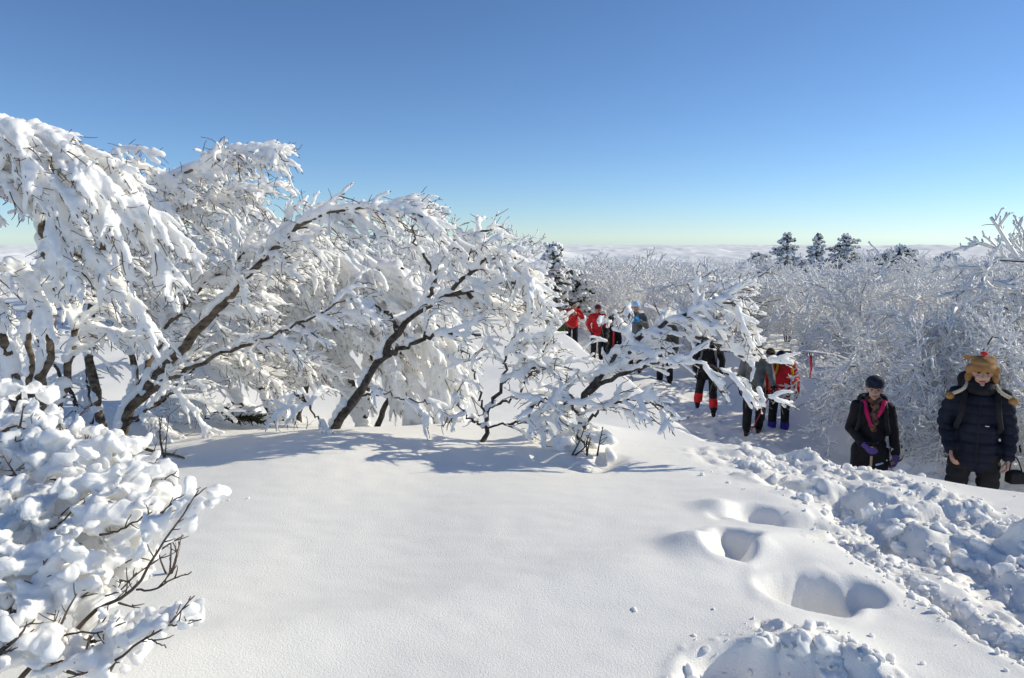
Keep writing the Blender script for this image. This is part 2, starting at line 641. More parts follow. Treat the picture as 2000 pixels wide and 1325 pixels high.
# ------------------------------------------------------------------ branching
def resample(poly, K):
    poly = np.asarray(poly, float)
    # Catmull-Rom through the control points, then even spacing
    pts = np.concatenate([[2 * poly[0] - poly[1]], poly, [2 * poly[-1] - poly[-2]]])
    out = []
    for i in range(1, len(pts) - 2):
        p0, p1, p2, p3 = pts[i - 1:i + 3]
        for t in np.linspace(0, 1, 8, endpoint=False):
            out.append(0.5 * ((2 * p1) + (-p0 + p2) * t + (2 * p0 - 5 * p1 + 4 * p2 - p3) * t * t + (-p0 + 3 * p1 - 3 * p2 + p3) * t ** 3))
    out.append(poly[-1])
    out = np.array(out)
    s = np.concatenate([[0], np.cumsum(np.linalg.norm(np.diff(out, axis=0), axis=1))])
    t = np.linspace(0, s[-1], K)
    return np.stack([np.interp(t, s, out[:, k]) for k in range(3)], -1)


def plen(polys):
    return np.linalg.norm(np.diff(polys, axis=1), axis=2).sum(1)


def sprout(rng, parents, spacing, t0, t1, ang, length, K=6, droop=0.3, wind=(0, 0, 0), wob=0.15, flat=1.0, upbias=0.0, taper=0.5, back=0.0):
    """children along every parent polyline (N,Kp,3) -> (M,K,3), parent index, t"""
    N, Kp, _ = parents.shape
    L = plen(parents)
    cnt = np.maximum(1, (L * (t1 - t0) / spacing + rng.random(N)).astype(int))
    idx = np.repeat(np.arange(N), cnt)
    M = len(idx)
    first = np.concatenate([[0], np.cumsum(cnt)[:-1]])
    k_in = np.arange(M) - np.repeat(first, cnt)
    t = t0 + (t1 - t0) * (k_in + 0.15 + 0.7 * rng.random(M)) / np.repeat(cnt, cnt)
    f = t * (Kp - 1)
    i0 = np.minimum(f.astype(int), Kp - 2)
    a = (f - i0)[:, None]
    p0 = parents[idx, i0] * (1 - a) + parents[idx, i0 + 1] * a
    tan = norm(parents[idx, i0 + 1] - parents[idx, i0])
    rnd = rng.normal(size=(M, 3))
    rnd[:, 2] = rnd[:, 2] * flat + upbias
    rnd[:, 1] += back
    perp = norm(rnd - (rnd * tan).sum(1, keepdims=True) * tan)
    an = np.radians(rng.uniform(ang[0], ang[1], M))[:, None]
    d = norm(tan * np.cos(an) + perp * np.sin(an))
    ln = rng.uniform(length[0], length[1], M) * (1 - taper * t)
    step = (ln / (K - 1))[:, None]
    out = np.empty((M, K, 3))
    out[:, 0] = p0
    wv = np.array(wind)
    for k in range(1, K):
        d = norm(d + np.array([0, 0, -droop]) / K + wv / K + rng.normal(size=(M, 3)) * wob)
        out[:, k] = out[:, k - 1] + d * step
    return out, idx, t


def snow_tubes(rng, geo, polys, r, lift=0.5, cover=1.0, K=9, sides=8, jitter=0.2, r_end=0.75, tmin=0.0, tmax=1.0, tall=1.0):
    """rounded loads of snow lying along branches"""
    if len(polys) == 0:
        return
    keep = rng.random(len(polys)) < cover
    polys = polys[keep]
    r = (np.full(len(keep), r) if np.isscalar(r) else np.asarray(r))[keep]
    N, Kp, _ = polys.shape
    if N == 0:
        return
    a0 = tmin + rng.random(N) * 0.12
    a1 = np.minimum(1.0, tmax - rng.random(N) * 0.15)
    T = a0[:, None] + (a1 - a0)[:, None] * np.linspace(0, 1, K)[None]
    f = T * (Kp - 1)
    i0 = np.clip(f.astype(int), 0, Kp - 2)
    a = (f - i0)[..., None]
    ar = np.arange(N)[:, None]
    q = polys[ar, i0] * (1 - a) + polys[ar, i0 + 1] * a
    prof = np.linspace(1, r_end, K)[None] * (1 + jitter * rng.normal(size=(N, K)).clip(-1.6, 1.6))
    R = r[:, None] * prof
    q = q + np.array([0, 0, 1]) * (R * lift * tall)[..., None]
    tan0 = norm(q[:, 1] - q[:, 0])
    tan1 = norm(q[:, -1] - q[:, -2])
    c0 = [(q[:, 0] - tan0 * R[:, :1] * 0.85)[:, None], (q[:, 0] - tan0 * R[:, :1] * 0.5)[:, None]]
    c1 = [(q[:, -1] + tan1 * R[:, -1:] * 0.5)[:, None], (q[:, -1] + tan1 * R[:, -1:] * 0.85)[:, None]]
    q = np.concatenate(c0 + [q] + c1, 1)
    R = np.concatenate([R[:, :1] * 0.3, R[:, :1] * 0.78, R, R[:, -1:] * 0.78, R[:, -1:] * 0.3], 1)
    geo.tubes(q, np.maximum(R, 0.003), sides)


def warp3(co, scale, amp, seed):
    """bend a surface by a smooth 3-D noise field so rounded lumps lose their roundness"""
    return amp * np.stack([fbm(co, scale, 3, seed), fbm(co, scale, 3, seed + 20), fbm(co, scale, 3, seed + 40)], -1)


def snow_disp(amp, scale, seed):
    def f(co, no):
        n = amp * (fbm(co, scale, 3, seed))[:, None] * no
        return co + n
    return f


def hero_tree(name, label, cat, base, limbs, seed, bark, l1, l2, l3, snow, voxel=0.015, group=None, extra=None):
    """limbs: list of (control points, r0, r1, snow radius, dressing 0..1)"""
    rng = np.random.default_rng(seed)
    root = thing(name, label, cat, base, group)
    trunk, twig, sn = Geo(), Geo(), Geo()
    for pts, r0, r1, rs, dress, *op in limbs:
        op = op[0] if op else {}
        L = resample(pts, 26)
        L[1:-1] += rng.normal(size=(24, 3)) * 0.012
        rr = np.linspace(r0, r1, 26) * (1 + 0.06 * rng.normal(size=26))
        trunk.tubes(L, rr, 10)
        if rs > 0:
            # snow in stretches along the upper side of the limb
            nseg = max(2, int(plen(L[None])[0] / 0.35))
            segs = np.stack([L[int(k * 25 / nseg):int(k * 25 / nseg) + 3][[0, 1, 2]] if int(k * 25 / nseg) + 3 <= 26 else L[-3:] for k in range(nseg)])
            ts = np.linspace(0, 1, nseg)
            rsn = rs * (0.75 + 0.5 * rng.random(nseg)) + (r0 * (1 - ts) + r1 * ts) * 0.4
            off = (r0 * (1 - ts) + r1 * ts)[:, None, None] * np.array([-0.35, 0, 0.75])
            snow_tubes(rng, sn, segs + off, rsn, lift=0.55, cover=snow.get('limb', 0.85), r_end=0.95)
        if dress <= 0:
            continue
        P1, i1, t1 = sprout(rng, L[None], l1['sp'] / dress, op.get('t0', 0.25), 1.0, l1['ang'], op.get('len', l1['len']), 8, op.get('droop', l1['droop']), l1['wind'], l1.get('wob', 0.12), l1.get('flat', 1), l1.get('up', 0), l1.get('taper', 0.35), op.get('back', 0.0))
        r1s = np.linspace(0.010, 0.004, 8)[None] * (0.8 + 0.5 * rng.random((len(P1), 1)))
        twig.tubes(P1, r1s, 5)
        s1 = rng.uniform(*snow['r1'], len(P1))
        snow_tubes(rng, sn, P1, s1, lift=snow['lift'], cover=snow['c1'])
        P2, i2, t2 = sprout(rng, P1, l2['sp'], 0.1, 1.0, l2['ang'], l2['len'], 6, l2['droop'], l2['wind'], 0.14, l2.get('flat', 1), l2.get('up', 0), 0.35)
        twig.tubes(P2, np.linspace(0.0055, 0.003, 6)[None] * np.ones((len(P2), 1)), 4)
        s2 = rng.uniform(*snow['r2'], len(P2))
        snow_tubes(rng, sn, P2, s2, lift=snow['lift'], cover=snow['c2'])
        if l3:
            P3, i3, t3 = sprout(rng, np.concatenate([resample_all(P1, 6), P2]), l3['sp'], 0.3, 1.0, (30, 65), l3['len'], 4, 0.0, (0.2, 0, 0.1), 0.2, 1, -0.1, 0.3)
            twig.tubes(P3, np.linspace(0.0035, 0.0022, 4)[None] * np.ones((len(P3), 1)), 3)
    if extra:
        extra(rng, trunk, twig, sn)
    part('trunk', recentre(trunk.mesh(), base), bark, root)
    part('twigs', recentre(twig.mesh(), base), M_TWIG, root)
    me = fuse(sn, voxel, 2, snow_disp(snow.get('disp', 0.012), snow.get('dscale', 0.07), seed), 'snow')
    part('snow', recentre(me, base), snow.get('mat', M_SNOW), root)
    return root


def resample_all(polys, K):
    N, Kp, _ = polys.shape
    f = np.linspace(0, Kp - 1, K)
    i0 = np.minimum(f.astype(int), Kp - 2)
    a = (f - i0)[None, :, None]
    return polys[:, i0] * (1 - a) + polys[:, i0 + 1] * a


def base_of(u, v, d):
    p = P(u, v, d)
    return (float(p[0]), float(p[1]), hz(p[0], p[1]))


L1 = dict(sp=0.050, ang=(18, 60), len=(0.5, 1.0), droop=1.0, wind=(0.7, -0.1, 0), wob=0.07)
L2 = dict(sp=0.046, ang=(18, 52), len=(0.12, 0.34), droop=0.5, wind=(0.5, 0, 0))
L3 = dict(sp=0.22, len=(0.06, 0.17))
SN = dict(r1=(0.015, 0.029), r2=(0.011, 0.022), lift=0.4, c1=0.95, c2=0.95, disp=0.008, dscale=0.05)
GROUPN = 'snow laden deciduous trees on the left'

b = base_of(232, 858, 6.6)
hero_tree('snow_laden_tree', 'tall snow laden tree with tan forked trunk leaning right, rooted behind the snowy bush', 'tree', b, [
    (PP([(228, 885, 6.6), (240, 835, 6.6), (268, 780, 6.6), (330, 705, 6.5), (400, 635, 6.4), (470, 560, 6.3), (530, 495, 6.2), (580, 445, 6.1), (660, 412, 6.0), (740, 400, 5.9), (790, 412, 5.8), (820, 435, 5.75)]), 0.058, 0.007, 0.030, 1.0, dict(t0=0.42, back=0.7, len=(0.3, 0.65))),
    (PP([(262, 790, 6.6), (340, 735, 6.45), (430, 690, 6.3), (530, 655, 6.1), (620, 612, 5.95), (700, 580, 5.8)]), 0.028, 0.005, 0.014, 0.5, dict(t0=0.45, back=0.4, len=(0.25, 0.5))),
    (PP([(205, 860, 7.0), (175, 700, 6.9), (190, 520, 6.7), (225, 430, 6.6), (290, 370, 6.5), (380, 325, 6.4), (450, 300, 6.2), (500, 292, 6.1), (535, 300, 6.0)]), 0.045, 0.008, 0.030, 1.35, dict(t0=0.42, back=0.2, droop=0.8, len=(0.22, 0.45))),
    (PP([(268, 780, 6.6), (300, 690, 6.9), (360, 600, 7.1), (430, 530, 7.2), (510, 480, 7.2), (580, 480, 7.2)]), 0.035, 0.008, 0.03, 1.1),
    (PP([(300, 740, 6.7), (400, 700, 7.0), (500, 690, 7.2), (600, 700, 7.3)]), 0.025, 0.007, 0.03, 1.0),
    (PP([(250, 820, 6.7), (262, 720, 6.9), (235, 620, 7.0), (260, 500, 7.1), (330, 420, 7.1), (420, 380, 7.0), (480, 370, 6.9)]), 0.032, 0.008, 0.03, 1.3, dict(len=(0.3, 0.7))),
    (PP([(240, 835, 6.6), (290, 800, 6.5), (350, 760, 6.4)]), 0.02, 0.007, 0.02, 0.6),
], 3, M_BARK_TAN, L1, L2, L3, SN, 0.0095, group=GROUPN)

# far-left mass: branches arch over and pour down to the right
b = base_of(70, 905, 5.7)
WEEP1 = dict(sp=0.056, ang=(12, 45), len=(0.5, 1.0), droop=1.9, wind=(0.8, -0.25, 0), wob=0.07)
WEEP2 = dict(sp=0.048, ang=(15, 48), len=(0.14, 0.34), droop=1.4, wind=(0.5, -0.1, 0))
SNW = dict(r1=(0.018, 0.036), r2=(0.013, 0.027), lift=0.35, c1=0.95, c2=0.92, disp=0.010, dscale=0.06)
hero_tree('snow_laden_tree', 'snow laden tree at the left edge of the photo, branches arching over and drooping right', 'tree', b, [
    (PP([(72, 920, 5.7), (82, 760, 5.7), (100, 620, 5.6), (80, 450, 5.5), (100, 330, 5.4), (170, 300, 5.3), (235, 350, 5.2), (290, 440, 5.1), (310, 520, 5.1)]), 0.05, 0.010, 0.04, 0.75, dict(t0=0.5, len=(0.35, 0.75))),
    (PP([(60, 920, 5.7), (20, 720, 5.6), (-40, 480, 5.4), (-20, 310, 5.3), (50, 262, 5.2), (120, 285, 5.1), (175, 350, 5.0), (215, 440, 5.0)]), 0.05, 0.010, 0.045, 0.75, dict(t0=0.5, len=(0.35, 0.8))),
    (PP([(50, 920, 5.7), (-60, 650, 5.5), (-110, 400, 5.3), (-60, 270, 5.2), (20, 250, 5.1), (80, 330, 5.0), (110, 410, 5.0), (135, 500, 5.0)]), 0.045, 0.010, 0.045, 0.75, dict(t0=0.5, len=(0.35, 0.8))),
    (PP([(75, 900, 5.7), (60, 740, 5.5), (60, 600, 5.3), (110, 500, 5.2), (180, 510, 5.2), (240, 560, 5.2), (270, 610, 5.2)]), 0.03, 0.008, 0.035, 0.6, dict(t0=0.5, len=(0.25, 0.5))),
    (PP([(60, 910, 5.8), (-20, 760, 5.6), (-60, 600, 5.4), (0, 520, 5.2), (50, 540, 5.2), (90, 600, 5.2)]), 0.03, 0.008, 0.035, 0.7, dict(t0=0.5, len=(0.25, 0.55))),
    (PP([(85, 880, 5.8), (130, 740, 5.9), (150, 600, 6.0), (150, 420, 6.0), (190, 340, 6.0), (240, 330, 6.0)]), 0.035, 0.009, 0.035, 0.8),
], 21, M_BARK_TAN, WEEP1, WEEP2, L3, SNW, 0.0105, group=GROUPN)

# rimed undergrowth below the left trees
b = base_of(160, 880, 7.4)
hero_tree('snow_laden_tree', 'low tangle of dark stems caked in rime beneath the left trees', 'tree', b, [
    (PP([(160, 880, 7.4), (150, 800, 7.4), (110, 720, 7.5), (60, 650, 7.6)]), 0.03, 0.008, 0.02, 0.7),
    (PP([(165, 880, 7.4), (180, 800, 7.4), (170, 720, 7.5), (200, 640, 7.6)]), 0.025, 0.008, 0.02, 0.7),
    (PP([(100, 880, 7.3), (60, 800, 7.2), (10, 760, 7.2), (-40, 700, 7.2)]), 0.025, 0.008, 0.02, 0.8),
    (PP([(210, 870, 7.6), (320, 780, 7.7), (380, 720, 7.8), (430, 700, 7.8)]), 0.02, 0.008, 0.02, 1.0),
    (PP([(40, 890, 7.3), (30, 780, 7.2), (40, 690, 7.2), (0, 600, 7.2)]), 0.02, 0.008, 0.02, 1.0),
    (PP([(250, 870, 7.6), (340, 840, 7.6), (420, 820, 7.6), (480, 830, 7.6)]), 0.015, 0.006, 0.02, 1.0),
], 33, M_BARK, dict(sp=0.11, ang=(25, 75), len=(0.3, 0.7), droop=0.4, wind=(0.2, 0, 0)), L2, None, SN, 0.011, group=GROUPN)

# pale weeping trees behind
b = base_of(575, 850, 8.3)
hero_tree('snow_laden_tree', 'pale weeping snow covered tree filling the gap behind the forked tree', 'tree', b, [
    (PP([(560, 860, 8.3), (545, 720, 8.3), (570, 590, 8.2), (620, 500, 8.1), (675, 500, 8.0), (720, 580, 8.0), (745, 690, 7.9)]), 0.05, 0.01, 0.05, 1.0),
    (PP([(560, 860, 8.3), (500, 740, 8.4), (470, 600, 8.4), (500, 500, 8.3), (570, 470, 8.2), (640, 510, 8.1), (690, 600, 8.0)]), 0.045, 0.01, 0.05, 1.0),
    (PP([(575, 860, 8.3), (600, 760, 8.2), (640, 660, 8.1), (700, 620, 8.0), (760, 680, 7.9), (790, 760, 7.8)]), 0.035, 0.01, 0.05, 0.9),
    (PP([(550, 860, 8.3), (470, 790, 8.3), (420, 680, 8.3), (440, 590, 8.2), (520, 570, 8.0), (580, 640, 7.9)]), 0.035, 0.01, 0.05, 0.9),
    (PP([(550, 860, 8.3), (440, 760, 8.6), (370, 580, 8.6), (380, 460, 8.6), (440, 400, 8.5), (520, 430, 8.4)]), 0.035, 0.01, 0.05, 0.8),
], 41, M_BARK, dict(WEEP1, len=(0.6, 1.15)), WEEP2, None, dict(SNW, r1=(0.022, 0.040)), 0.012, group=GROUPN)
b = base_of(720, 850, 8.0)
hero_tree('snow_laden_tree', 'weeping snow covered tree whose white curtain reaches the ground behind the dark leaning trunk', 'tree', b, [
    (PP([(715, 855, 8.0), (720, 720, 8.0), (745, 620, 7.9), (790, 560, 7.8), (840, 600, 7.7), (865, 680, 7.6), (880, 780, 7.5)]), 0.05, 0.01, 0.05, 0.95),
    (PP([(720, 855, 8.0), (680, 730, 8.0), (680, 620, 8.0), (730, 540, 7.9), (790, 530, 7.8), (845, 580, 7.8), (875, 660, 7.7)]), 0.045, 0.01, 0.05, 0.9),
    (PP([(725, 855, 8.0), (760, 780, 7.9), (780, 690, 7.8), (820, 650, 7.7), (850, 710, 7.6), (862, 800, 7.5)]), 0.035, 0.01, 0.05, 0.9),
    (PP([(715, 855, 8.0), (670, 770, 8.0), (650, 660, 7.9), (690, 600, 7.8), (740, 640, 7.7), (780, 730, 7.6), (800, 820, 7.5)]), 0.035, 0.01, 0.05, 0.8),
], 47, M_BARK, dict(WEEP1, len=(0.5, 1.0)), WEEP2, None, dict(SNW, r1=(0.020, 0.036)), 0.012, group=GROUPN)

# dark leaning tree
b = base_of(634, 872, 6.3)
hero_tree('snow_laden_tree', 'tree with a dark bare trunk leaning right out of the snow, canopy heaped with snow', 'tree', b, [
    (PP([(622, 895, 6.35), (645, 850, 6.32), (670, 808, 6.3), (708, 765, 6.3), (735, 710, 6.3), (775, 655, 6.25), (800, 625, 6.25), (842, 592, 6.2), (900, 572, 6.15), (960, 560, 6.1), (1000, 552, 6.05), (1030, 565, 6.0)]), 0.052, 0.010, 0.024, 0.95, dict(t0=0.60, back=0.3, droop=0.7, len=(0.25, 0.6))),
    (PP([(738, 705, 6.3), (790, 680, 6.2), (840, 660, 6.1), (900, 655, 6.0), (940, 655, 6.0)]), 0.028, 0.008, 0.030, 0.5, dict(t0=0.5, droop=0.2, len=(0.15, 0.35), back=0.3)),
    (PP([(835, 597, 6.2), (850, 530, 6.25), (868, 490, 6.25), (905, 462, 6.2), (940, 452, 6.2), (965, 445, 6.2)]), 0.022, 0.008, 0.028, 0.9, dict(len=(0.15, 0.35), droop=0.7)),
    (PP([(850, 540, 6.25), (830, 505, 6.25), (812, 478, 6.3), (805, 445, 6.3)]), 0.016, 0.006, 0.018, 0.4),
    (PP([(870, 582, 6.2), (930, 520, 6.1), (990, 500, 6.0), (1020, 525, 5.9), (1040, 560, 5.9)]), 0.02, 0.008, 0.035, 1.0, dict(len=(0.2, 0.45))),
    (PP([(900, 572, 6.15), (960, 590, 6.3), (1000, 595, 6.4), (1040, 610, 6.4)]), 0.02, 0.008, 0.035, 0.8, dict(len=(0.15, 0.35), droop=0.8)),
    (PP([(775, 655, 6.25), (768, 625, 6.2), (740, 600, 6.1), (715, 590, 6.1)]), 0.018, 0.006, 0.012, 0.3, dict(len=(0.1, 0.25), back=0.5)),
    (PP([(690, 775, 6.3), (740, 770, 6.2), (800, 780, 6.1), (850, 788, 6.0)]), 0.010, 0.004, 0.010, 0.25),
    (PP([(645, 850, 6.3), (625, 820, 6.2), (600, 790, 6.1), (575, 765, 6.0)]), 0.012, 0.004, 0.008, 0.3),
], 52, M_BARK, dict(L1, len=(0.25, 0.6)), L2, L3, SN, 0.0095, group=GROUPN)

# sapling between the leaning tree and the low tree
b = base_of(942, 876, 6.1)
SN3 = dict(r1=(0.016, 0.029), r2=(0.011, 0.022), lift=0.4, c1=0.95, c2=0.85, disp=0.010)
hero_tree('snow_laden_tree', 'small dark sapling heaped with snow between the leaning tree and the low spreading tree', 'tree', b, [
    (PP([(940, 892, 6.1), (944, 850, 6.1), (952, 808, 6.1), (975, 765, 6.1), (992, 738, 6.1), (1030, 722, 6.05), (1080, 715, 6.0), (1130, 722, 5.95)]), 0.024, 0.005, 0.020, 0.6, dict(t0=0.5)),
    (PP([(948, 820, 6.1), (938, 775, 6.15), (926, 730, 6.2), (912, 690, 6.2), (895, 675, 6.2)]), 0.012, 0.004, 0.014, 0.35, dict(t0=0.4, len=(0.12, 0.3))),
    (PP([(945, 835, 6.1), (915, 815, 6.0), (895, 790, 5.9), (885, 775, 5.9)]), 0.010, 0.004, 0.014, 0.4, dict(len=(0.1, 0.25))),
    (PP([(985, 748, 6.1), (988, 700, 6.1), (1000, 665, 6.1), (1020, 640, 6.1)]), 0.012, 0.005, 0.018, 0.9),
    (PP([(948, 830, 6.1), (1000, 828, 6.0), (1050, 822, 5.9), (1085, 812, 5.9)]), 0.010, 0.004, 0.018, 0.8),
    (PP([(958, 795, 6.1), (1020, 775, 6.2), (1070, 770, 6.3), (1110, 790, 6.3)]), 0.012, 0.004, 0.02, 0.9),
], 61, M_BARK, dict(L1, sp=0.07, len=(0.2, 0.5), droop=0.5, flat=0.6), dict(L2, len=(0.08, 0.22)), dict(sp=0.13, len=(0.05, 0.12)), SN3, 0.0095, group=GROUPN)

# low spreading tree in the middle


def drape(rng, trunk, twig, sn):
    for k in range(34):
        p = P(1085 + 105 * rng.random(), 840 + 48 * rng.random(), 5.75 + 0.5 * rng.random())
        p[2] = max(p[2], hz(p[0], p[1]) - 0.02)
        a = rng.uniform(0, 6.28)
        l = rng.uniform(0.05, 0.14)
        q = p + np.array([math.cos(a) * l, math.sin(a) * l, rng.uniform(-0.05, 0.02)])
        sn.capsule(p, q, rng.uniform(0.03, 0.055), rng.uniform(0.03, 0.05), 8)
    for k in range(5):
        p = P(1110 + 70 * rng.random(), 890, 5.7)
        q = p + np.array([rng.uniform(-0.05, 0.15), rng.uniform(-0.1, 0.05), rng.uniform(0.12, 0.3)])
        pl = resample(np.array([p, (p + q) / 2 + rng.normal(size=3) * 0.02, q]), 8)
        trunk.tubes(pl, np.linspace(0.009, 0.003, 8), 5)
        kids, _, _ = sprout(rng, pl[None], 0.04, 0.3, 1, (30, 60), (0.05, 0.13), 4)
        twig.tubes(kids, np.linspace(0.0045, 0.0025, 4)[None] * np.ones((len(kids), 1)), 4)


b = base_of(1130, 888, 5.95)
hero_tree('snow_laden_tree', 'low spreading tree heaped with snow in the middle, hikers showing through it', 'tree', b, [
    (PP([(1128, 905, 5.95), (1132, 850, 5.95), (1138, 800, 5.95), (1150, 765, 5.95), (1178, 725, 5.9), (1205, 692, 5.9), (1245, 665, 5.85), (1300, 630, 5.8), (1360, 605, 5.75), (1410, 595, 5.7), (1450, 610, 5.65)]), 0.042, 0.007, 0.024, 1.8, dict(t0=0.32)),
    (PP([(1150, 770, 5.95), (1190, 745, 5.85), (1250, 720, 5.75), (1310, 702, 5.7), (1370, 710, 5.65), (1425, 730, 5.6), (1470, 755, 5.55), (1505, 785, 5.5)]), 0.020, 0.004, 0.010, 0.7, dict(len=(0.15, 0.4))),
    (PP([(1245, 665, 5.85), (1310, 655, 5.9), (1370, 660, 5.9), (1430, 690, 5.85), (1490, 705, 5.8), (1520, 700, 5.8)]), 0.018, 0.004, 0.012, 0.9, dict(droop=0.15, len=(0.12, 0.28))),
    (PP([(1138, 800, 5.95), (1105, 760, 6.0), (1075, 715, 6.05), (1060, 680, 6.1), (1075, 650, 6.1)]), 0.02, 0.006, 0.03, 1.3),
    (PP([(1190, 710, 5.9), (1185, 660, 5.95), (1195, 620, 5.95), (1215, 605, 5.95), (1235, 600, 5.9)]), 0.014, 0.004, 0.014, 0.5, dict(len=(0.12, 0.3))),
    (PP([(1300, 630, 5.8), (1340, 610, 5.9), (1390, 585, 5.95), (1430, 600, 6.0), (1460, 650, 6.0)]), 0.014, 0.005, 0.026, 1.8),
    (PP([(1135, 830, 5.95), (1180, 800, 5.8), (1230, 785, 5.7), (1275, 790, 5.65), (1300, 815, 5.6)]), 0.014, 0.005, 0.022, 1.1, dict(len=(0.12, 0.32))),
    (PP([(1135, 810, 5.95), (1110, 790, 5.8), (1070, 780, 5.7), (1035, 795, 5.6)]), 0.014, 0.005, 0.022, 1.0),
], 73, M_BARK, dict(L1, sp=0.08, len=(0.2, 0.5), droop=0.6, wind=(0.5, -0.1, 0)), dict(L2, len=(0.09, 0.24)), L3, SN3, 0.0095, group=GROUPN, extra=drape)

# ------------------------------------------------------------------ bush in the left foreground
def foreground_bush():
    rng = np.random.default_rng(5)
    base = (-2.1, 1.75, hz(-2.1, 1.75))
    root = thing('snow_laden_bush', 'bush in the left foreground with fat blobs of snow and thin bare twigs poking right', 'bush', base)
    stems, twig, sn = Geo(), Geo(), Geo()
    b0 = np.array(base) + np.array([0, 0, -0.05])
    tw = []          # dark twigs seen in front
    for pts, r in [
        ([(37, 1330, 1.95), (70, 1290, 1.98), (123, 1210, 2.0), (150, 1160, 2.02)], 0.011),
        ([(150, 1230, 2.1), (190, 1192, 2.1), (230, 1170, 2.1), (267, 1146, 2.1), (292, 1105, 2.12), (325, 1047, 2.15), (353, 1014, 2.18), (388, 957, 2.2)], 0.009),
        ([(267, 1152, 2.1), (304, 1150, 2.08), (333, 1133, 2.06), (374, 1117, 2.05)], 0.005),
        ([(225, 1290, 1.95), (283, 1247, 1.95), (325, 1224, 1.95), (350, 1195, 1.95), (380, 1164, 1.96)], 0.0055),
        ([(325, 1224, 1.95), (362, 1217, 1.94), (393, 1210, 1.93)], 0.004),
        ([(283, 1247, 1.95), (300, 1252, 1.94), (325, 1266, 1.93)], 0.003),
        ([(66, 1296, 1.98), (119, 1292, 1.95), (168, 1281, 1.93)], 0.006),
        ([(108, 1246, 2.0), (160, 1236, 1.98), (195, 1235, 1.97), (245, 1216, 1.95)], 0.005),
        ([(-20, 1290, 1.9), (30, 1250, 1.92), (68, 1210, 1.95)], 0.011),
        ([(-20, 1285, 1.9), (35, 1265, 1.9)], 0.010),
        ([(294, 1022, 2.25), (320, 998, 2.25), (345, 975, 2.25), (364, 963, 2.25)], 0.005),
        ([(195, 1045, 2.2), (225, 1040, 2.2), (260, 1022, 2.2), (297, 1000, 2.2)], 0.006),
        ([(98, 1040, 2.3), (130, 1010, 2.3), (160, 985, 2.3)], 0.005),
        ([(302, 965, 2.5), (325, 935, 2.5), (345, 920, 2.5)], 0.004),
        ([(0, 1195, 2.1), (25, 1185, 2.1), (50, 1176, 2.1)], 0.009),
        ([(10, 940, 2.6), (35, 920, 2.6), (60, 910, 2.6)], 0.006),
        ([(245, 1100, 2.3), (265, 1090, 2.3), (290, 1075, 2.3)], 0.003),
    ]:
        pl = resample(PP(pts), 14)
        pl[1:-1] += rng.normal(size=(12, 3)) * 0.002
        twig.tubes(pl, np.linspace(r * 0.75, 0.0018, 14), 6)
        tw.append(pl)
    tw = np.array(tw)
    k1, _, _ = sprout(rng, tw, 0.045, 0.25, 1.0, (30, 60), (0.03, 0.11), 5, 0, (0.1, 0, 0.25), 0.12)
    twig.tubes(k1, np.linspace(0.0026, 0.0014, 5)[None] * np.ones((len(k1), 1)), 4)
    # bare twigs poking out of the snow towards the path
    fr0 = []
    for k in range(34):
        u, v = rng.uniform(-20, 235), rng.uniform(830, 1320)
        d_ = 2.72 - (v - 850) / 470 * 0.80
        p_ = P(u, v, d_ + 0.03)
        dr = norm(np.array([rng.uniform(0.2, 1.0), rng.uniform(-0.7, 0.0), rng.uniform(-0.1, 0.7)]))
        L_ = rng.uniform(0.10, 0.24)
        fr0.append(resample(np.array([p_, p_ + dr * L_ * 0.5 + rng.normal(size=3) * 0.010, p_ + dr * L_ + [0, 0, 0.02]]), 10))
    fr0 = np.array(fr0)
    twig.tubes(fr0, np.linspace(0.0042, 0.0018, 10)[None] * rng.uniform(0.7, 1.3, (len(fr0), 1)), 5)
    fk, _, _ = sprout(rng, fr0, 0.04, 0.35, 1.0, (30, 60), (0.03, 0.09), 4, 0, (0.1, 0, 0.25), 0.12)
    twig.tubes(fk, np.linspace(0.0024, 0.0013, 4)[None] * np.ones((len(fk), 1)), 4)
    # hidden stems rising through the mass, then more twigs
    ends = []
    for u, v, d in [(60, 850, 2.75), (160, 880, 2.7), (240, 900, 2.6), (300, 960, 2.5), (120, 990, 2.4), (20, 1000, 2.4), (220, 1040, 2.35), (60, 1120, 2.2), (160, 1150, 2.15), (20, 820, 2.85), (-80, 900, 2.7), (-60, 1080, 2.3), (90, 1230, 2.05), (230, 1240, 2.1), (-40, 800, 2.9), (120, 850, 2.8), (290, 1100, 2.4)]:
        e = P(u, v, d)
        m = b0 * 0.5 + e * 0.5 + np.array([-0.12, 0.05, 0.12])
        ends.append(resample(np.array([b0, m, e]), 14))
    ends = np.array(ends)
    stems.tubes(ends, np.linspace(0.018, 0.005, 14)[None] * np.ones((len(ends), 1)), 7)
    k2, _, _ = sprout(rng, ends, 0.07, 0.35, 1.0, (25, 60), (0.15, 0.35), 6, 0.1, (0.2, 0, 0.1), 0.1)
    twig.tubes(k2, np.linspace(0.005, 0.002, 6)[None] * np.ones((len(k2), 1)), 5)
    k3, _, _ = sprout(rng, k2, 0.05, 0.4, 1.0, (30, 60), (0.04, 0.12), 4, 0, (0.2, -0.1, 0.1), 0.12)
    twig.tubes(k3, np.linspace(0.0028, 0.0015, 4)[None] * np.ones((len(k3), 1)), 4)
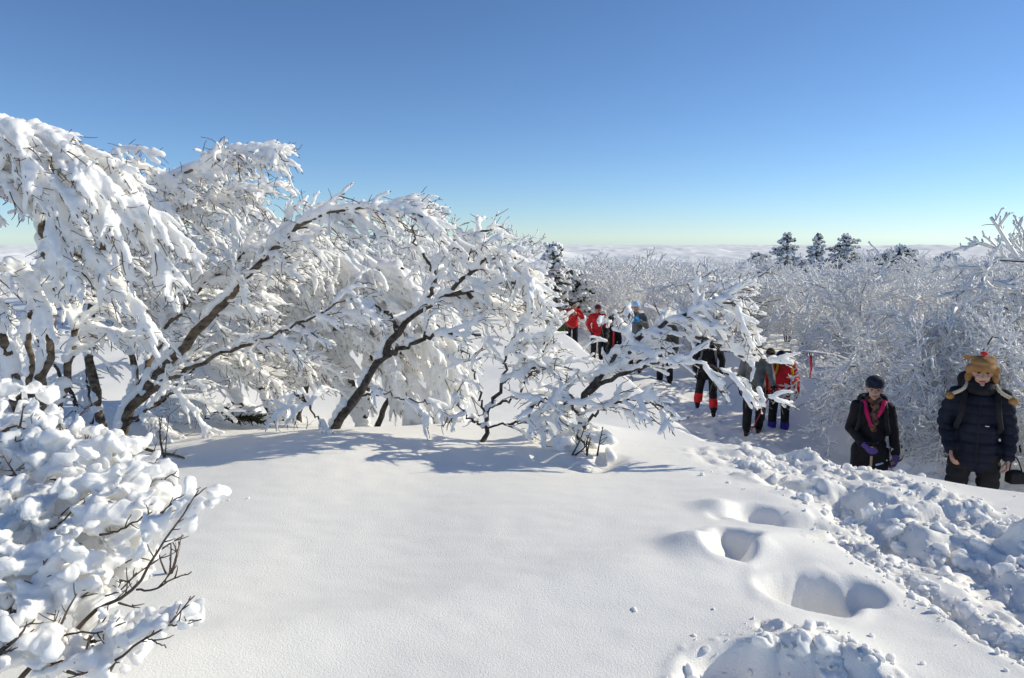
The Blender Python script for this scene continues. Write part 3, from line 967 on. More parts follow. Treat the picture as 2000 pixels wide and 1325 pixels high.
    # blobs (centre px, radius m, elongation direction px)
    B = [(395, 975, 2.22, .036, 8, 25), (385, 995, 2.22, .030, -6, 20), (330, 1030, 2.2, .036, 18, -22), (310, 1045, 2.2, .032, 10, 10),
         (340, 1215, 1.97, .040, 28, -4), (290, 1225, 1.98, .042, 20, -10), (255, 1240, 2.0, .040, -25, 20), (235, 1255, 2.0, .036, -10, 40), (265, 1265, 2.0, .028, 15, 0),
         (90, 1090, 2.12, .062, 40, 0), (160, 1095, 2.12, .055, 30, 5), (110, 1140, 2.12, .060, 0, 40), (150, 1190, 2.1, .050, 10, 30), (60, 1100, 2.15, .055, -40, 10), (190, 1110, 2.12, .036, 10, 0),
         (20, 1060, 2.2, .055, 30, 0), (5, 1140, 2.1, .05, 25, 5), (70, 1170, 2.05, .05, 20, 20), (120, 1230, 2.0, .045, 20, 10), (20, 1230, 1.9, .04, 20, -10),
         (60, 1000, 2.3, .060, 40, -5), (115, 1010, 2.3, .045, 20, 8), (30, 960, 2.4, .06, 30, 0), (100, 970, 2.4, .045, 40, 0),
         (150, 960, 2.35, .040, 20, 0), (190, 1025, 2.25, .042, -45, 18), (130, 1055, 2.2, .04, 40, -10), (215, 985, 2.3, .05, 20, 10), (220, 1010, 2.3, .045, 10, 20),
         (280, 925, 2.4, .058, 18, 0), (245, 935, 2.4, .055, 20, -5), (285, 970, 2.35, .050, 10, 10), (255, 990, 2.3, .045, 10, 25), (220, 950, 2.4, .05, 20, 10), (310, 990, 2.3, .03, 0, 15),
         (150, 870, 2.6, .062, 40, 5), (110, 890, 2.6, .060, 30, -20), (190, 905, 2.5, .058, 20, 10), (150, 915, 2.55, .06, 30, 0), (230, 868, 2.6, .042, 28, -4), (255, 872, 2.6, .030, 10, 4),
         (155, 845, 2.7, .036, 10, -25), (200, 855, 2.7, .036, 10, -5), (100, 840, 2.75, .045, 20, -8), (75, 915, 2.6, .036, 0, -30), (70, 905, 2.6, .030, 0, 30), (75, 800, 2.9, .045, 12, -14), (40, 820, 2.85, .05, 40, 10), (20, 870, 2.7, .06, 30, 0),
         (110, 830, 2.8, .045, 10, 20), (15, 740, 3.0, .05, 20, 0), (50, 760, 3.0, .045, 20, 5), (0, 800, 2.9, .05, 10, 10), (10, 930, 2.6, .05, 25, 0), (-40, 880, 2.7, .07, 20, 0), (-50, 1000, 2.4, .07, 20, 0),
         (55, 700, 3.1, .04, 30, 10), (10, 690, 3.1, .045, 30, 0), (-30, 760, 3.0, .06, 20, 0),
         (45, 1290, 1.95, .04, 20, -15), (170, 1290, 1.97, .045, 25, 0), (100, 1300, 1.95, .045, 15, 20), (200, 1260, 2.02, .04, 15, 0), (225, 1305, 2.0, .035, 10, 10), (10, 1300, 1.9, .04, 10, 5),
         (60, 1060, 2.3, .06, 30, 0), (255, 1040, 2.3, .036, 20, 10), (240, 1070, 2.3, .035, 15, 5), (180, 1060, 2.3, .05, 20, 10), (210, 1130, 2.2, .04, -10, 20), (252, 1130, 2.15, .022, 0, 12), (250, 1150, 2.15, .016, 2, 10)]
    for u, v, d, r, du, dv in B:
        u -= 22
        if v < 745:
            continue
        p0 = P(u - du, v - dv, d)
        p1 = P(u + du, v + dv, d - 0.02)
        r *= 0.70
        du, dv = du * 1.7, dv * 1.7
        dep = rng.uniform(-0.04, 0.08)
        nb = int(3 + 40 * r)
        for k in range(nb):
            a = rng.random()
            c = p0 * (1 - a) + p1 * a + rng.normal(size=3) * r * np.array([0.55, 0.8, 0.42])
            rr = r * rng.uniform(0.35, 0.85)
            sn.ellipsoid(c, (rr * rng.uniform(1, 1.6), rr * 1.1, rr * rng.uniform(0.6, 1.0)), np.linalg.qr(np.eye(3) + 0.35 * rng.normal(size=(3, 3)))[0], seg=12, rings=8)
        sn.capsule(p0 + [0, dep, 0], p1 + [0, dep, 0], r * rng.uniform(0.55, 0.85), r * rng.uniform(0.5, 0.8), 12)
        c = (p0 + p1) / 2 + np.array([0.02, 0.16, -0.05])
        sn.ellipsoid(c, (r * 1.2, r * 1.4, r))
    snow_tubes(rng, sn, k2, rng.uniform(0.014, 0.038, len(k2)), lift=0.7, cover=0.85, K=8)
    snow_tubes(rng, sn, k3, rng.uniform(0.008, 0.017, len(k3)), lift=0.6, cover=0.5, K=5)
    part('stems', recentre(stems.mesh(), base), M_BARK, root)
    part('twigs', recentre(twig.mesh(), base), M_TWIG, root)

    def dsp(co, no):
        co = co + warp3(co, 0.075, 0.050, 600) * np.array([1, 1, 0.8])
        n = 0.012 * fbm(co, 0.09, 2, 290) + 0.014 * fbm(co, 0.035, 4, 300) + 0.0030 * np.abs(vnoise(co, 0.022, 310)) + 0.0012 * vnoise(co, 0.009, 311)
        return co + n[:, None] * no
    part('snow', recentre(fuse(sn, 0.006, 4, dsp, 'snow'), base), M_FAT, root)


foreground_bush()
# ------------------------------------------------------------------ frosted forest
def frost_shrub_data(seed, height, spread, stems, arch, dens, near=False, rf=1.0):
    """two meshes of one rimed shrub standing at the origin: dark limbs, frost"""
    rng = np.random.default_rng(seed)
    wood, fr = Geo(), Geo()
    lim = []
    for k in range(stems):
        a = 2 * math.pi * (k + rng.random() * 0.7) / stems
        hh = height * rng.uniform(0.65, 1.0)
        s = spread * rng.uniform(0.5, 1.0)
        d = np.array([math.cos(a), math.sin(a), 0])
        p0 = d * 0.06
        lim.append(resample(np.array([p0, p0 + d * s * 0.18 + [0, 0, hh * 0.4], p0 + d * s * 0.5 + [0, 0, hh * 0.8] + rng.normal(size=3) * 0.08,
                                      p0 + d * s * 0.85 + [0, 0, hh * (1 - 0.2 * arch)], p0 + d * s * 1.15 + [0, 0, hh * (1 - 0.55 * arch)]]), 12))
    lim = np.array(lim)
    wood.tubes(lim, np.linspace(0.020, 0.006, 12)[None] * height / 2.6 * np.ones((stems, 1)), 6)
    up = np.array([-0.004, 0, 0.016])
    fr.tubes(lim[:, 2:] + up, np.linspace(0.027, 0.018, 10)[None] * np.ones((stems, 1)) * rf, 5)
    rf = rf * 1.35
    b1, _, _ = sprout(rng, lim, 0.15 / dens, 0.08, 1.0, (25, 70), (0.5 * height / 2.6, 1.0 * height / 2.6), 7, 0.25 * arch, (0.35, 0, 0.15 - 0.2 * arch), 0.14, 1, 0.3)
    bb = b1[rng.random(len(b1)) < (0.5 if near else 0.12)]
    wood.tubes(bb, np.linspace(0.008, 0.004, 7)[None] * np.ones((len(bb), 1)), 4)
    fr.tubes(b1 + up * 0.7, np.linspace(0.018, 0.012, 7)[None] * rf * rng.uniform(0.8, 1.25, (len(b1), 1)), 4)
    b2, _, _ = sprout(rng, b1, 0.11 / dens, 0.1, 1.0, (25, 65), (0.15, 0.42), 5, 0.0, (0.3, 0, 0.1), 0.16, 1, 0.2)
    fr.tubes(b2, np.linspace(0.014, 0.009, 5)[None] * rf * rng.uniform(0.7, 1.3, (len(b2), 1)), 4)
    b3, _, _ = sprout(rng, b2, 0.09 / dens, 0.2, 1.0, (30, 65), (0.05, 0.15), 3, 0.0, (0.2, 0, 0.2), 0.1, 1, 0.2)
    fr.tubes(b3, np.linspace(0.011, 0.007, 3)[None] * rf * rng.uniform(0.7, 1.4, (len(b3), 1)), 3)
    if near:
        tw, _, _ = sprout(rng, b1, 0.14, 0.3, 1.0, (20, 60), (0.1, 0.3), 4, 0.1, (0.3, 0, 0), 0.15)
        wood.tubes(tw, np.linspace(0.005, 0.003, 4)[None] * np.ones((len(tw), 1)), 3)
    return wood.mesh('limbs'), fr.mesh('frost')


def light_shrub(seed, height, spread):
    rng = np.random.default_rng(seed)
    g = Geo()
    lim = []
    for k in range(6):
        a = rng.uniform(0, 6.28)
        d = np.array([math.cos(a), math.sin(a), 0]) * spread * rng.uniform(0.3, 1)
        hh = height * rng.uniform(0.6, 1)
        lim.append(resample(np.array([[0, 0, 0], d * 0.3 + [0, 0, hh * 0.55], d * 0.7 + [0, 0, hh * 0.9], d + [0, 0, hh * rng.uniform(0.75, 1)]]), 6))
    lim = np.array(lim)
    g.tubes(lim, np.full((6, 6), 0.04), 3, closed=False)
    b1, _, _ = sprout(rng, lim, 0.22, 0.25, 1, (25, 70), (0.4, 0.9), 3, 0.1, (0.3, 0, 0.2), 0.15, 1, 0.3)
    g.tubes(b1, np.full((len(b1), 3), 0.024), 3, closed=False)
    b2, _, _ = sprout(rng, b1, 0.14, 0.2, 1, (25, 65), (0.15, 0.4), 2, 0, (0.2, 0, 0.3), 0.1, 1, 0.2)
    g.tubes(b2, np.full((len(b2), 2), 0.019), 3, closed=False)
    return g


SHRUBS = [frost_shrub_data(101, 2.5, 1.5, 7, 0.5, 1.0), frost_shrub_data(102, 2.2, 1.7, 8, 0.9, 1.0), frost_shrub_data(103, 2.9, 1.3, 6, 0.2, 1.0),
          frost_shrub_data(104, 2.4, 1.6, 7, 0.7, 1.1), frost_shrub_data(105, 2.0, 1.4, 7, 0.4, 1.0)]
NEARS = [frost_shrub_data(111, 2.6, 1.9, 8, 1.0, 1.35, True, 0.85), frost_shrub_data(112, 3.0, 1.7, 7, 0.8, 1.35, True, 0.85), frost_shrub_data(113, 2.4, 2.1, 8, 1.1, 1.35, True, 0.85)]


def place_shrub(data, x, y, rz, sc, label, group, name='frosted_shrub', z=None, cat='shrub'):
    root = thing(name, label, cat, (x, y, (hz(x, y) if z is None else z) - 0.05), group, rz)
    root.scale = (sc, sc, sc)
    for nm, me, mt in (('limbs', data[0], M_BARK), ('frost', data[1], M_FROST)):
        o = bpy.data.objects.new(nm, me)
        C.objects.link(o)
        if not me.materials:
            me.materials.append(mt)
        o.parent = root
    return root


rg = np.random.default_rng(77)
NEAR = [  # x, y, prototype, turn, scale, label
    (5.6, 6.6, 0, 2.6, 0.62, 'rimed shrub at the right edge, right beside the big man in navy'),
    (5.2, 8.3, 1, 2.2, 0.66, 'arching frosted shrub between the woman with the pole and the big man'),
    (6.4, 8.6, 2, 0.6, 0.80, 'wide frosted shrub behind the big man in the tan hat'),
    (5.6, 10.2, 0, 3.4, 0.78, 'frosted shrub whose arching dark stems stand behind the woman with the pole'),
    (7.4, 9.3, 1, 1.0, 1.10, 'tall frosted shrub at the right edge, its forked tips against the sky'),
    (6.3, 12.2, 2, 4.4, 0.70, 'frosted shrub holding the red trail ribbon'),
    (7.6, 11.0, 1, 5.4, 0.72, 'broad frosted shrub right of the ribbon shrub, second row from the trail'),
    (7.0, 14.4, 0, 1.9, 0.70, 'frosted shrub just behind the pair of hikers with backpacks'),
    (9.3, 12.0, 1, 5.0, 1.02, 'big frosted shrub at the far right rising above the big man'),
    (8.9, 14.0, 0, 2.9, 0.78, 'frosted shrub with long bowed branches in the right middle distance'),
    (4.9, 7.7, 2, 3.9, 0.5, 'low frosted shrub just left of the big man in navy'),
]
for x, y, k, rz, sc, lab in NEAR:
    place_shrub(NEARS[k], x, y, rz, sc, lab, 'frosted shrubs beside the trail')

pts = []
tries = 0
while len(pts) < 286 and tries < 60000:
    tries += 1
    y = math.sqrt(rg.uniform(12.5 ** 2, 48 ** 2))
    x = rg.uniform(-0.62, 0.80) * y
    d, side, _ = seg_dist(np.array([x]), np.array([y]), BANK)
    sd = float(d[0] * side[0])
    if y < 25 and sd < 0 and y < 17.5 + 0.12 * x:
        continue
    if y < 27 and -0.6 < sd < (3.3 if y > 19 else 5.3):
        continue
    if y > 20 and abs(x - 1.8 + 0.12 * (y - 20)) < 1.3 and y < 27:
        continue
    if x < -0.30 * y and y < 30 and rg.random() < 0.7:
        continue
    if abs(x / y - 0.068) < 0.045 and y < 26.5:
        continue
    gap = 1.2 + 0.024 * y
    if any((x - a) ** 2 + (y - b) ** 2 < gap * gap for a, b in pts) or any((x - a[0]) ** 2 + (y - a[1]) ** 2 < 2.3 for a in NEAR):
        continue
    pts.append((x, y))
for x, y in pts:
    k = int(rg.integers(0, 5))
    if x > 0:
        lab = 'white frosted shrub among the low forest right of and beyond the trail'
        grp = 'frosted shrubs of the low forest beyond the trail'
    else:
        lab = 'white frosted shrub beyond the snow field, behind the snow laden trees'
        grp = 'frosted shrubs beyond the snow field'
    place_shrub(SHRUBS[k], x, y, rg.uniform(0, 6.28), rg.uniform(0.60, 1.04), lab, grp)

# the far wood that reads as one mass
far = Geo()
protos = [light_shrub(200 + k, 2.7, 1.7) for k in range(4)]
cnt = 0
for k in range(900):
    y = math.sqrt(rg.uniform(47 ** 2, 98 ** 2))
    x = rg.uniform(-0.75, 0.85) * y
    g = protos[k % 4]
    a = rg.uniform(0, 6.28)
    sc = rg.uniform(0.7, 1.0)
    Rm = np.array([[math.cos(a), -math.sin(a), 0], [math.sin(a), math.cos(a), 0], [0, 0, 1]]) * sc
    v = g.verts() @ Rm.T + np.array([x, y, hz(x, y) - 0.1])
    far.v.append(v)
    for q in g.q:
        far.q.append(q + far.n)
    far.n += len(v)
o = part('distant_forest', far.mesh('distant_forest', smooth=False), M_FROST)
o['kind'] = 'stuff'
o['label'] = 'low frosted forest on the horizon below the dark firs'
o['category'] = 'forest'


# ------------------------------------------------------------------ firs
def fir_data(seed, height, width, lean=0.0, ragged=0.3, bare=0.15):
    rng = np.random.default_rng(seed)
    trunk, fol, sn = Geo(), Geo(), Geo()
    sp = resample(np.array([[0, 0, -0.3], [lean * 0.3, 0, height * 0.4], [lean * 0.8, 0, height * 0.8], [lean, 0, height]]), 14)
    trunk.tubes(sp, np.linspace(0.035 * height / 2, 0.02, 14), 8)
    n = int(height * 30)
    br = []
    for k in range(n):
        t = bare + (1 - bare) * (k + rng.random()) / n
        p = np.array([np.interp(t, np.linspace(0, 1, 14), sp[:, c]) for c in range(3)])
        a = rng.uniform(0, 6.28)
        L = width * (1 - t) ** 0.6 * rng.uniform(1 - ragged, 1 + ragged) * (0.9 + 0.2 * math.sin(t * 23 + a)) + 0.12
        d = np.array([math.cos(a), math.sin(a), 0.15 + 0.3 * t])
        br.append(np.array([p, p + d * L * 0.5, p + d * L + [0, 0, -0.22 * L]]))
    br = np.array([resample(b, 6) for b in br])
    trunk.tubes(br, np.linspace(0.03, 0.01, 6)[None] * np.ones((len(br), 1)), 4)
    s2, _, _ = sprout(rng, br, 0.10, 0.15, 1.0, (30, 65), (0.12, 0.34), 4, 0.35, (0.1, 0, 0), 0.1, 0.8)
    # needle sprays: flat ragged tufts
    fol.tubes(s2, np.array([0.05, 0.085, 0.07, 0.015])[None] * rng.uniform(0.7, 1.3, (len(s2), 1)), 5)
    fol.tubes(br[:, 2:], np.array([0.05, 0.07, 0.06, 0.015])[None] * np.ones((len(br), 1)), 5)
    m = rng.random(len(s2)) < 0.97
    sn.tubes(s2[m] + np.array([-0.01, -0.02, 0.05]), np.array([0.06, 0.11, 0.095, 0.03])[None] * rng.uniform(0.6, 1.35, (m.sum(), 1)), 5)
    return trunk.mesh('trunk'), fol.mesh('crown'), sn.mesh('snow')


def place_fir(data, u, vtop, d, h, label, rz=0.0, sx=1.0, group='snow dusted firs on the skyline'):
    top = P(u, vtop, d)
    z = top[2] - h
    root = thing('fir_tree', label, 'fir tree', (top[0], d, z), group, rz)
    root.scale = (sx, sx, 1)
    for nm, me, mt in (('trunk', data[0], M_BARK), ('crown', data[1], M_FIR), ('snow', data[2], M_FROST)):
        ob = bpy.data.objects.new(nm, me)
        C.objects.link(ob)
        if not me.materials:
            me.materials.append(mt)
        ob.parent = root


place_fir(fir_data(301, 4.0, 1.15), 1081, 480, 25.5, 4.0, 'slim dark fir standing against the clouds above the hikers in red')
place_fir(fir_data(302, 3.2, 1.7), 1124, 534, 26.5, 3.2, 'squat dark fir at the right foot of the slim fir')
place_fir(fir_data(303, 3.2, 2.00, 0.1, 0.35, 0.05), 1175, 513, 40, 3.2, 'small round dark fir right of the slim fir')
place_fir(fir_data(304, 6.2, 2.2, 0.2, 0.35, 0.05), 1534, 458, 58, 6.2, 'large fir, leftmost of the skyline row on the right')
place_fir(fir_data(305, 5.8, 1.15, 0.3, 0.5, 0.05), 1592, 459, 58, 5.8, 'narrow crooked fir, second in the skyline row on the right')
place_fir(fir_data(306, 6.4, 2.6, -0.4, 0.5, 0.05), 1664, 460, 58, 6.4, 'broad ragged fir with a leaning tip, middle of the right skyline row')
place_fir(fir_data(307, 4.8, 1.0, 0.3, 0.6, 0.4), 1731, 471, 60, 5.6, 'thin fir with a bare neck and tufted top right of the ragged fir')
place_fir(fir_data(308, 4.2, 3.14, 0.1, 0.3, 0.02), 1754, 484, 46, 4.2, 'round snow coated fir just below the tufted fir')
place_fir(fir_data(309, 3.8, 3.00, 0.0, 0.3, 0.02), 1856, 495, 62, 3.8, 'low dark fir crown near the right end of the skyline')
place_fir(fir_data(310, 5.6, 2.38, 0.2, 0.4, 0.05), 738, 446, 36, 5.6, 'dark fir showing over the leaning tree on the left')
place_fir(fir_data(311, 4.6, 1.88, 0.2, 0.4, 0.05), 688, 468, 38, 4.6, 'smaller fir left of the dark fir over the leaning tree')
place_fir(fir_data(312, 4.6, 3.00, 0.1, 0.4, 0.05), 1478, 505, 64, 4.2, 'low fir at the left foot of the large skyline fir')
# ------------------------------------------------------------------ people
M_SKIN = noisy('skin', (0.42, 0.24, 0.17), (0.50, 0.30, 0.22), 12, 0.55)
M_HAIR = noisy('hair', (0.012, 0.010, 0.009), (0.03, 0.024, 0.02), 40, 0.6)
M_EYE, _ = principled('eye_dark', (0.02, 0.015, 0.012), 0.25, 0.5)
M_LIP, _ = principled('lip', (0.32, 0.13, 0.11), 0.5, 0.3)


def cloth(name, c, bump=0.6):
    c2 = tuple(min(1, a * 1.35 + 0.004) for a in c)
    return noisy(name, c, c2, 9, 0.75, bump, 55, dist=0.01)


M_BLACK = cloth('black_fabric', (0.010, 0.010, 0.013))
M_NAVY = cloth('navy_down', (0.006, 0.009, 0.020))
M_DNAVY = cloth('dark_navy_knit', (0.012, 0.016, 0.030))
M_RED = cloth('red_fabric', (0.50, 0.020, 0.025))
M_CORAL = cloth('coral_towel', (0.62, 0.12, 0.08))
M_MAROON = cloth('maroon_knit', (0.10, 0.012, 0.018))
M_ORANGE = cloth('orange_fabric', (0.55, 0.20, 0.02))
M_YELLOW = cloth('yellow_trim', (0.60, 0.38, 0.03))
M_BLUE = cloth('bright_blue_glove', (0.02, 0.30, 0.62))
M_PBLUE = cloth('pale_blue_knit', (0.35, 0.50, 0.68))
M_GREY = cloth('grey_fabric', (0.11, 0.12, 0.12))
M_OLIVE = cloth('grey_olive_coat', (0.055, 0.056, 0.048))
M_GREEN = cloth('green_fabric', (0.07, 0.13, 0.03))
M_PURPLE = cloth('purple_glove', (0.085, 0.055, 0.22))
M_INDIGO = cloth('indigo_gaiter', (0.03, 0.025, 0.22))
M_MAGENTA = cloth('magenta_lining', (0.45, 0.015, 0.10))
M_TAN = cloth('tan_wool', (0.25, 0.135, 0.05))
M_CREAM = cloth('cream_wool', (0.45, 0.38, 0.28))
M_SCARF = noisy('patterned_scarf', (0.03, 0.018, 0.014), (0.20, 0.11, 0.08), 28, 0.85, 0.3)
M_METAL, _ = principled('pole_shaft', (0.35, 0.27, 0.19), 0.35, 0.5)
M_PRED, _ = principled('red_pole', (0.45, 0.03, 0.03), 0.35, 0.5)
M_WHITE, _ = principled('white_print', (0.8, 0.8, 0.8), 0.6, 0.3)

SK = dict(pelvis=(0, 0, 0.94), chest=(0, 0, 1.28), neck=(0, 0.0, 1.47), head=(0, -0.025, 1.635),
          shL=(-0.185, 0, 1.42), shR=(0.185, 0, 1.42), elL=(-0.25, 0.02, 1.14), elR=(0.25, 0.02, 1.14),
          wrL=(-0.26, -0.07, 0.90), wrR=(0.26, -0.07, 0.90), hiL=(-0.095, 0, 0.90), hiR=(0.095, 0, 0.90),
          knL=(-0.115, -0.02, 0.49), knR=(0.115, -0.02, 0.49), anL=(-0.12, 0.02, 0.09), anR=(0.12, 0.02, 0.09))
# local frame: -y is where the person faces, L/R are the viewer's left and right when the person faces the viewer


def hand(g, wr, d, palm_n, curl=0.7, s=1.0, side=1):
    """palm, five unequal bent fingers; d = direction the hand points"""
    wr, d, n = np.array(wr, float), norm(np.array(d, float)), norm(np.array(palm_n, float))
    n = norm(n - (n @ d) * d)
    w = np.cross(d, n)
    pc = wr + d * 0.045 * s
    for o in (-0.026, -0.009, 0.009, 0.026):
        g.capsule(wr + w * o * 0.7 * s + d * 0.012, wr + (w * o + d * 0.082) * s, 0.014 * s, 0.012 * s, 8)
    for k, (o, L) in enumerate(((-0.030, 0.062), (-0.010, 0.075), (0.010, 0.070), (0.029, 0.054))):
        p = wr + (w * o + d * 0.085) * s
        dd = d.copy()
        for j, fr in enumerate((0.45, 0.31, 0.24)):
            a = curl * (0.55 + 0.35 * j) * (1 + 0.08 * k)
            dd = norm(dd * math.cos(a) + n * math.sin(a))
            q = p + dd * L * fr * s
            g.capsule(p, q, (0.0095 - 0.0012 * j) * s, (0.0088 - 0.0012 * j) * s, 8)
            p = q
    p = wr + (w * -0.026 * side + d * 0.030 + n * 0.006) * s
    t1 = norm(d * 0.6 - w * 0.75 * side + n * 0.35)
    q = p + t1 * 0.036 * s
    g.capsule(p, q, 0.0125 * s, 0.010 * s, 8)
    t2 = norm(d * 0.85 - w * 0.25 * side + n * 0.5)
    g.capsule(q, q + t2 * 0.030 * s, 0.010 * s, 0.0085 * s, 8)


def person(label, loc, yaw, height=1.72, pose=None, jacket=M_BLACK, trousers=M_BLACK, boots=M_BLACK, gloves=None, hat=None, hat_shape='beanie',
           hood=None, fine=0.014, gaiters=None, extras=None, bulk=1.0, group='hikers on the trail', curl=0.7, hair=True, quilt=False, hem=0.80, sleeve_mat=None, face=True):
    J = {k: np.array(v, float) for k, v in SK.items()}
    if pose:
        for k, v in pose.items():
            J[k] = np.array(v, float)
    sc = height / 1.75
    root = thing('person', label, 'person', loc, group, yaw)
    root.scale = (sc, sc, sc)
    H_, N_ = J['head'], J['neck']
    # ---- body, one continuous surface
    g = Geo()
    g.ellipsoid(H_ + [0, 0.012, 0.02], (0.075, 0.093, 0.098), seg=24, rings=15)
    g.ellipsoid(H_ + [0, -0.028, -0.045], (0.056, 0.060, 0.068), seg=20, rings=13)
    g.capsule(H_ + [0, -0.086, -0.005], H_ + [0, -0.105, -0.035], 0.009, 0.014, 8)         # nose
    g.capsule(H_ + [-0.040, -0.072, 0.030], H_ + [0.040, -0.072, 0.030], 0.012, 0.012, 8)   # brow
    g.ellipsoid(H_ + [0, -0.080, -0.098], (0.022, 0.016, 0.016))                              # chin
    for s in (-1, 1):
        g.ellipsoid(H_ + [s * 0.077, 0.01, -0.012], (0.012, 0.022, 0.032))
        g.ellipsoid(H_ + [s * 0.036, -0.066, -0.030], (0.020, 0.018, 0.020))
    g.capsule(H_ + [0, 0.015, -0.06], N_, 0.052, 0.058)
    g.capsule(N_, J['chest'] + [0, 0, 0.06], 0.06, 0.11)
    g.ellipsoid(J['chest'], (0.165, 0.11, 0.17))
    g.ellipsoid((J['chest'] + J['pelvis']) / 2, (0.14, 0.10, 0.16))
    g.ellipsoid(J['pelvis'], (0.160, 0.115, 0.12))
    g.capsule(J['shL'], J['shR'], 0.062, 0.062)
    for s in 'LR':
        g.capsule(J['sh' + s], J['el' + s], 0.052, 0.040)
        g.capsule(J['el' + s], J['wr' + s], 0.040, 0.027)
        g.capsule(J['hi' + s], J['kn' + s], 0.080, 0.055)
        g.capsule(J['kn' + s], J['an' + s], 0.052, 0.036)
        g.capsule(J['an' + s] + [0, 0.02, -0.03], J['an' + s] + [0, -0.15, -0.05], 0.035, 0.028)
        d = norm(J['wr' + s] - J['el' + s])
        nrm = (1, 0, 0) if s == 'L' else (-1, 0, 0)
        if abs(d[0]) > 0.8:
            nrm = (0, -1, -0.3)
        hand(g, J['wr' + s], d, nrm, curl, 1.0, 1 if s == 'L' else -1)
    part('body', fuse(g, min(fine, 0.0075), 2, name='body'), M_SKIN, root)
    if face:
        for s in (-1, 1):
            e = Geo()
            e.ellipsoid(H_ + [s * 0.033, -0.079, 0.006], (0.015, 0.009, 0.0065), seg=12, rings=7)
            part('eye', e.mesh('eye'), M_EYE, root)
        l = Geo()
        l.capsule(H_ + [-0.02, -0.090, -0.068], H_ + [0.02, -0.090, -0.068], 0.0065, 0.0065, 8)
        part('lips', l.mesh('lips'), M_LIP, root)
    if hair:
        hg = Geo()
        hg.ellipsoid(H_ + [0, 0.026, 0.035], (0.084, 0.094, 0.096))
        hg.ellipsoid(H_ + [0, 0.055, -0.03], (0.076, 0.062, 0.07))
        part('hair', fuse(hg, 0.010, 1, name='hair'), M_HAIR, root)
    # ---- jacket
    b = bulk

    def wr_noise(seed, amp=0.010):
        def f(co, no):
            n = amp * fbm(co * np.array([1, 1, 0.6]), 0.11, 3, seed)
            if quilt:
                n = n - 0.010 * np.abs(np.cos(co[:, 2] * math.pi / 0.085)) ** 8
            return co + n[:, None] * no
        return f
    g = Geo()
    C_, P_ = J['chest'], J['pelvis']
    g.ellipsoid(C_ + [0, 0, 0.02], (0.19 * b, 0.145 * b, 0.20))
    g.ellipsoid((C_ + P_) / 2, (0.178 * b, 0.140 * b, 0.19))
    low = P_ + [0, 0, hem - 0.94 + 0.04]
    g.capsule(P_ + [-0.055 * b, 0, 0.02], low + [-0.06 * b, 0, 0], 0.140 * b, 0.132 * b)
    g.capsule(P_ + [0.055 * b, 0, 0.02], low + [0.06 * b, 0, 0], 0.140 * b, 0.132 * b)
    g.capsule(J['shL'] * 0.96 + C_ * 0.04, J['shR'] * 0.96 + C_ * 0.04, 0.082 * b, 0.082 * b)
    g.capsule(N_ + [0, 0.01, -0.05], N_ + [0, 0.0, 0.028], 0.092, 0.080)
    for s in 'LR':
        if sleeve_mat is None:
            g.chain([J['sh' + s], J['el' + s], J['wr' + s] - norm(J['wr' + s] - J['el' + s]) * 0.01], [0.083 * b, 0.068 * b, 0.052])
    part('jacket', fuse(g, fine, 3, wr_noise(int(loc[0] * 100) % 97), 'jacket'), jacket, root)
    if sleeve_mat is not None:
        for s in 'LR':
            g = Geo()
            g.chain([J['sh' + s], J['el' + s], J['wr' + s]], [0.084 * b, 0.068 * b, 0.050])
            part('sleeve', fuse(g, fine, 2, wr_noise(13), 'sleeve'), sleeve_mat, root)
    # ---- trousers
    g = Geo()
    g.ellipsoid(P_ + [0, 0, -0.02], (0.172, 0.130, 0.13))
    for s in 'LR':
        g.chain([J['hi' + s], J['kn' + s], J['an' + s] + [0, 0, 0.05]], [0.108, 0.088, 0.080])
    part('trousers', fuse(g, fine, 2, wr_noise(7, 0.009), 'trousers'), trousers, root)
    for s in 'LR':
        g = Geo()
        a = J['an' + s]
        g.capsule(a + [0, 0.03, -0.045], a + [0, -0.17, -0.055], 0.050, 0.043)
        g.capsule(a + [0, 0.01, -0.03], a + [0, 0.01, 0.06], 0.056, 0.058)
        part('boot', fuse(g, 0.012, 1, name='boot'), boots, root)
        if gaiters is not None:
            g = Geo()
            k = J['kn' + s]
            if gaiters is M_RED:
                g.capsule(a * 0.45 + k * 0.55, a * 0.80 + k * 0.20, 0.090, 0.092)
            else:
                g.capsule(a * 0.72 + k * 0.28, a + [0, -0.01, 0.04], 0.090, 0.086)
            part('gaiter', fuse(g, 0.014, 1, wr_noise(5, 0.006), 'gaiter'), gaiters, root)
        if gloves is not None:
            g = Geo()
            d = norm(J['wr' + s] - J['el' + s])
            nrm = (1, 0, 0) if s == 'L' else (-1, 0, 0)
            if abs(d[0]) > 0.8:
                nrm = (0, -1, -0.3)
            hand(g, J['wr' + s], d, nrm, curl, 1.28, 1 if s == 'L' else -1)
            g.capsule(J['wr' + s] - d * 0.05, J['wr' + s] + d * 0.04, 0.043, 0.036)
            part('glove', fuse(g, 0.007, 1, name='glove'), gloves, root)
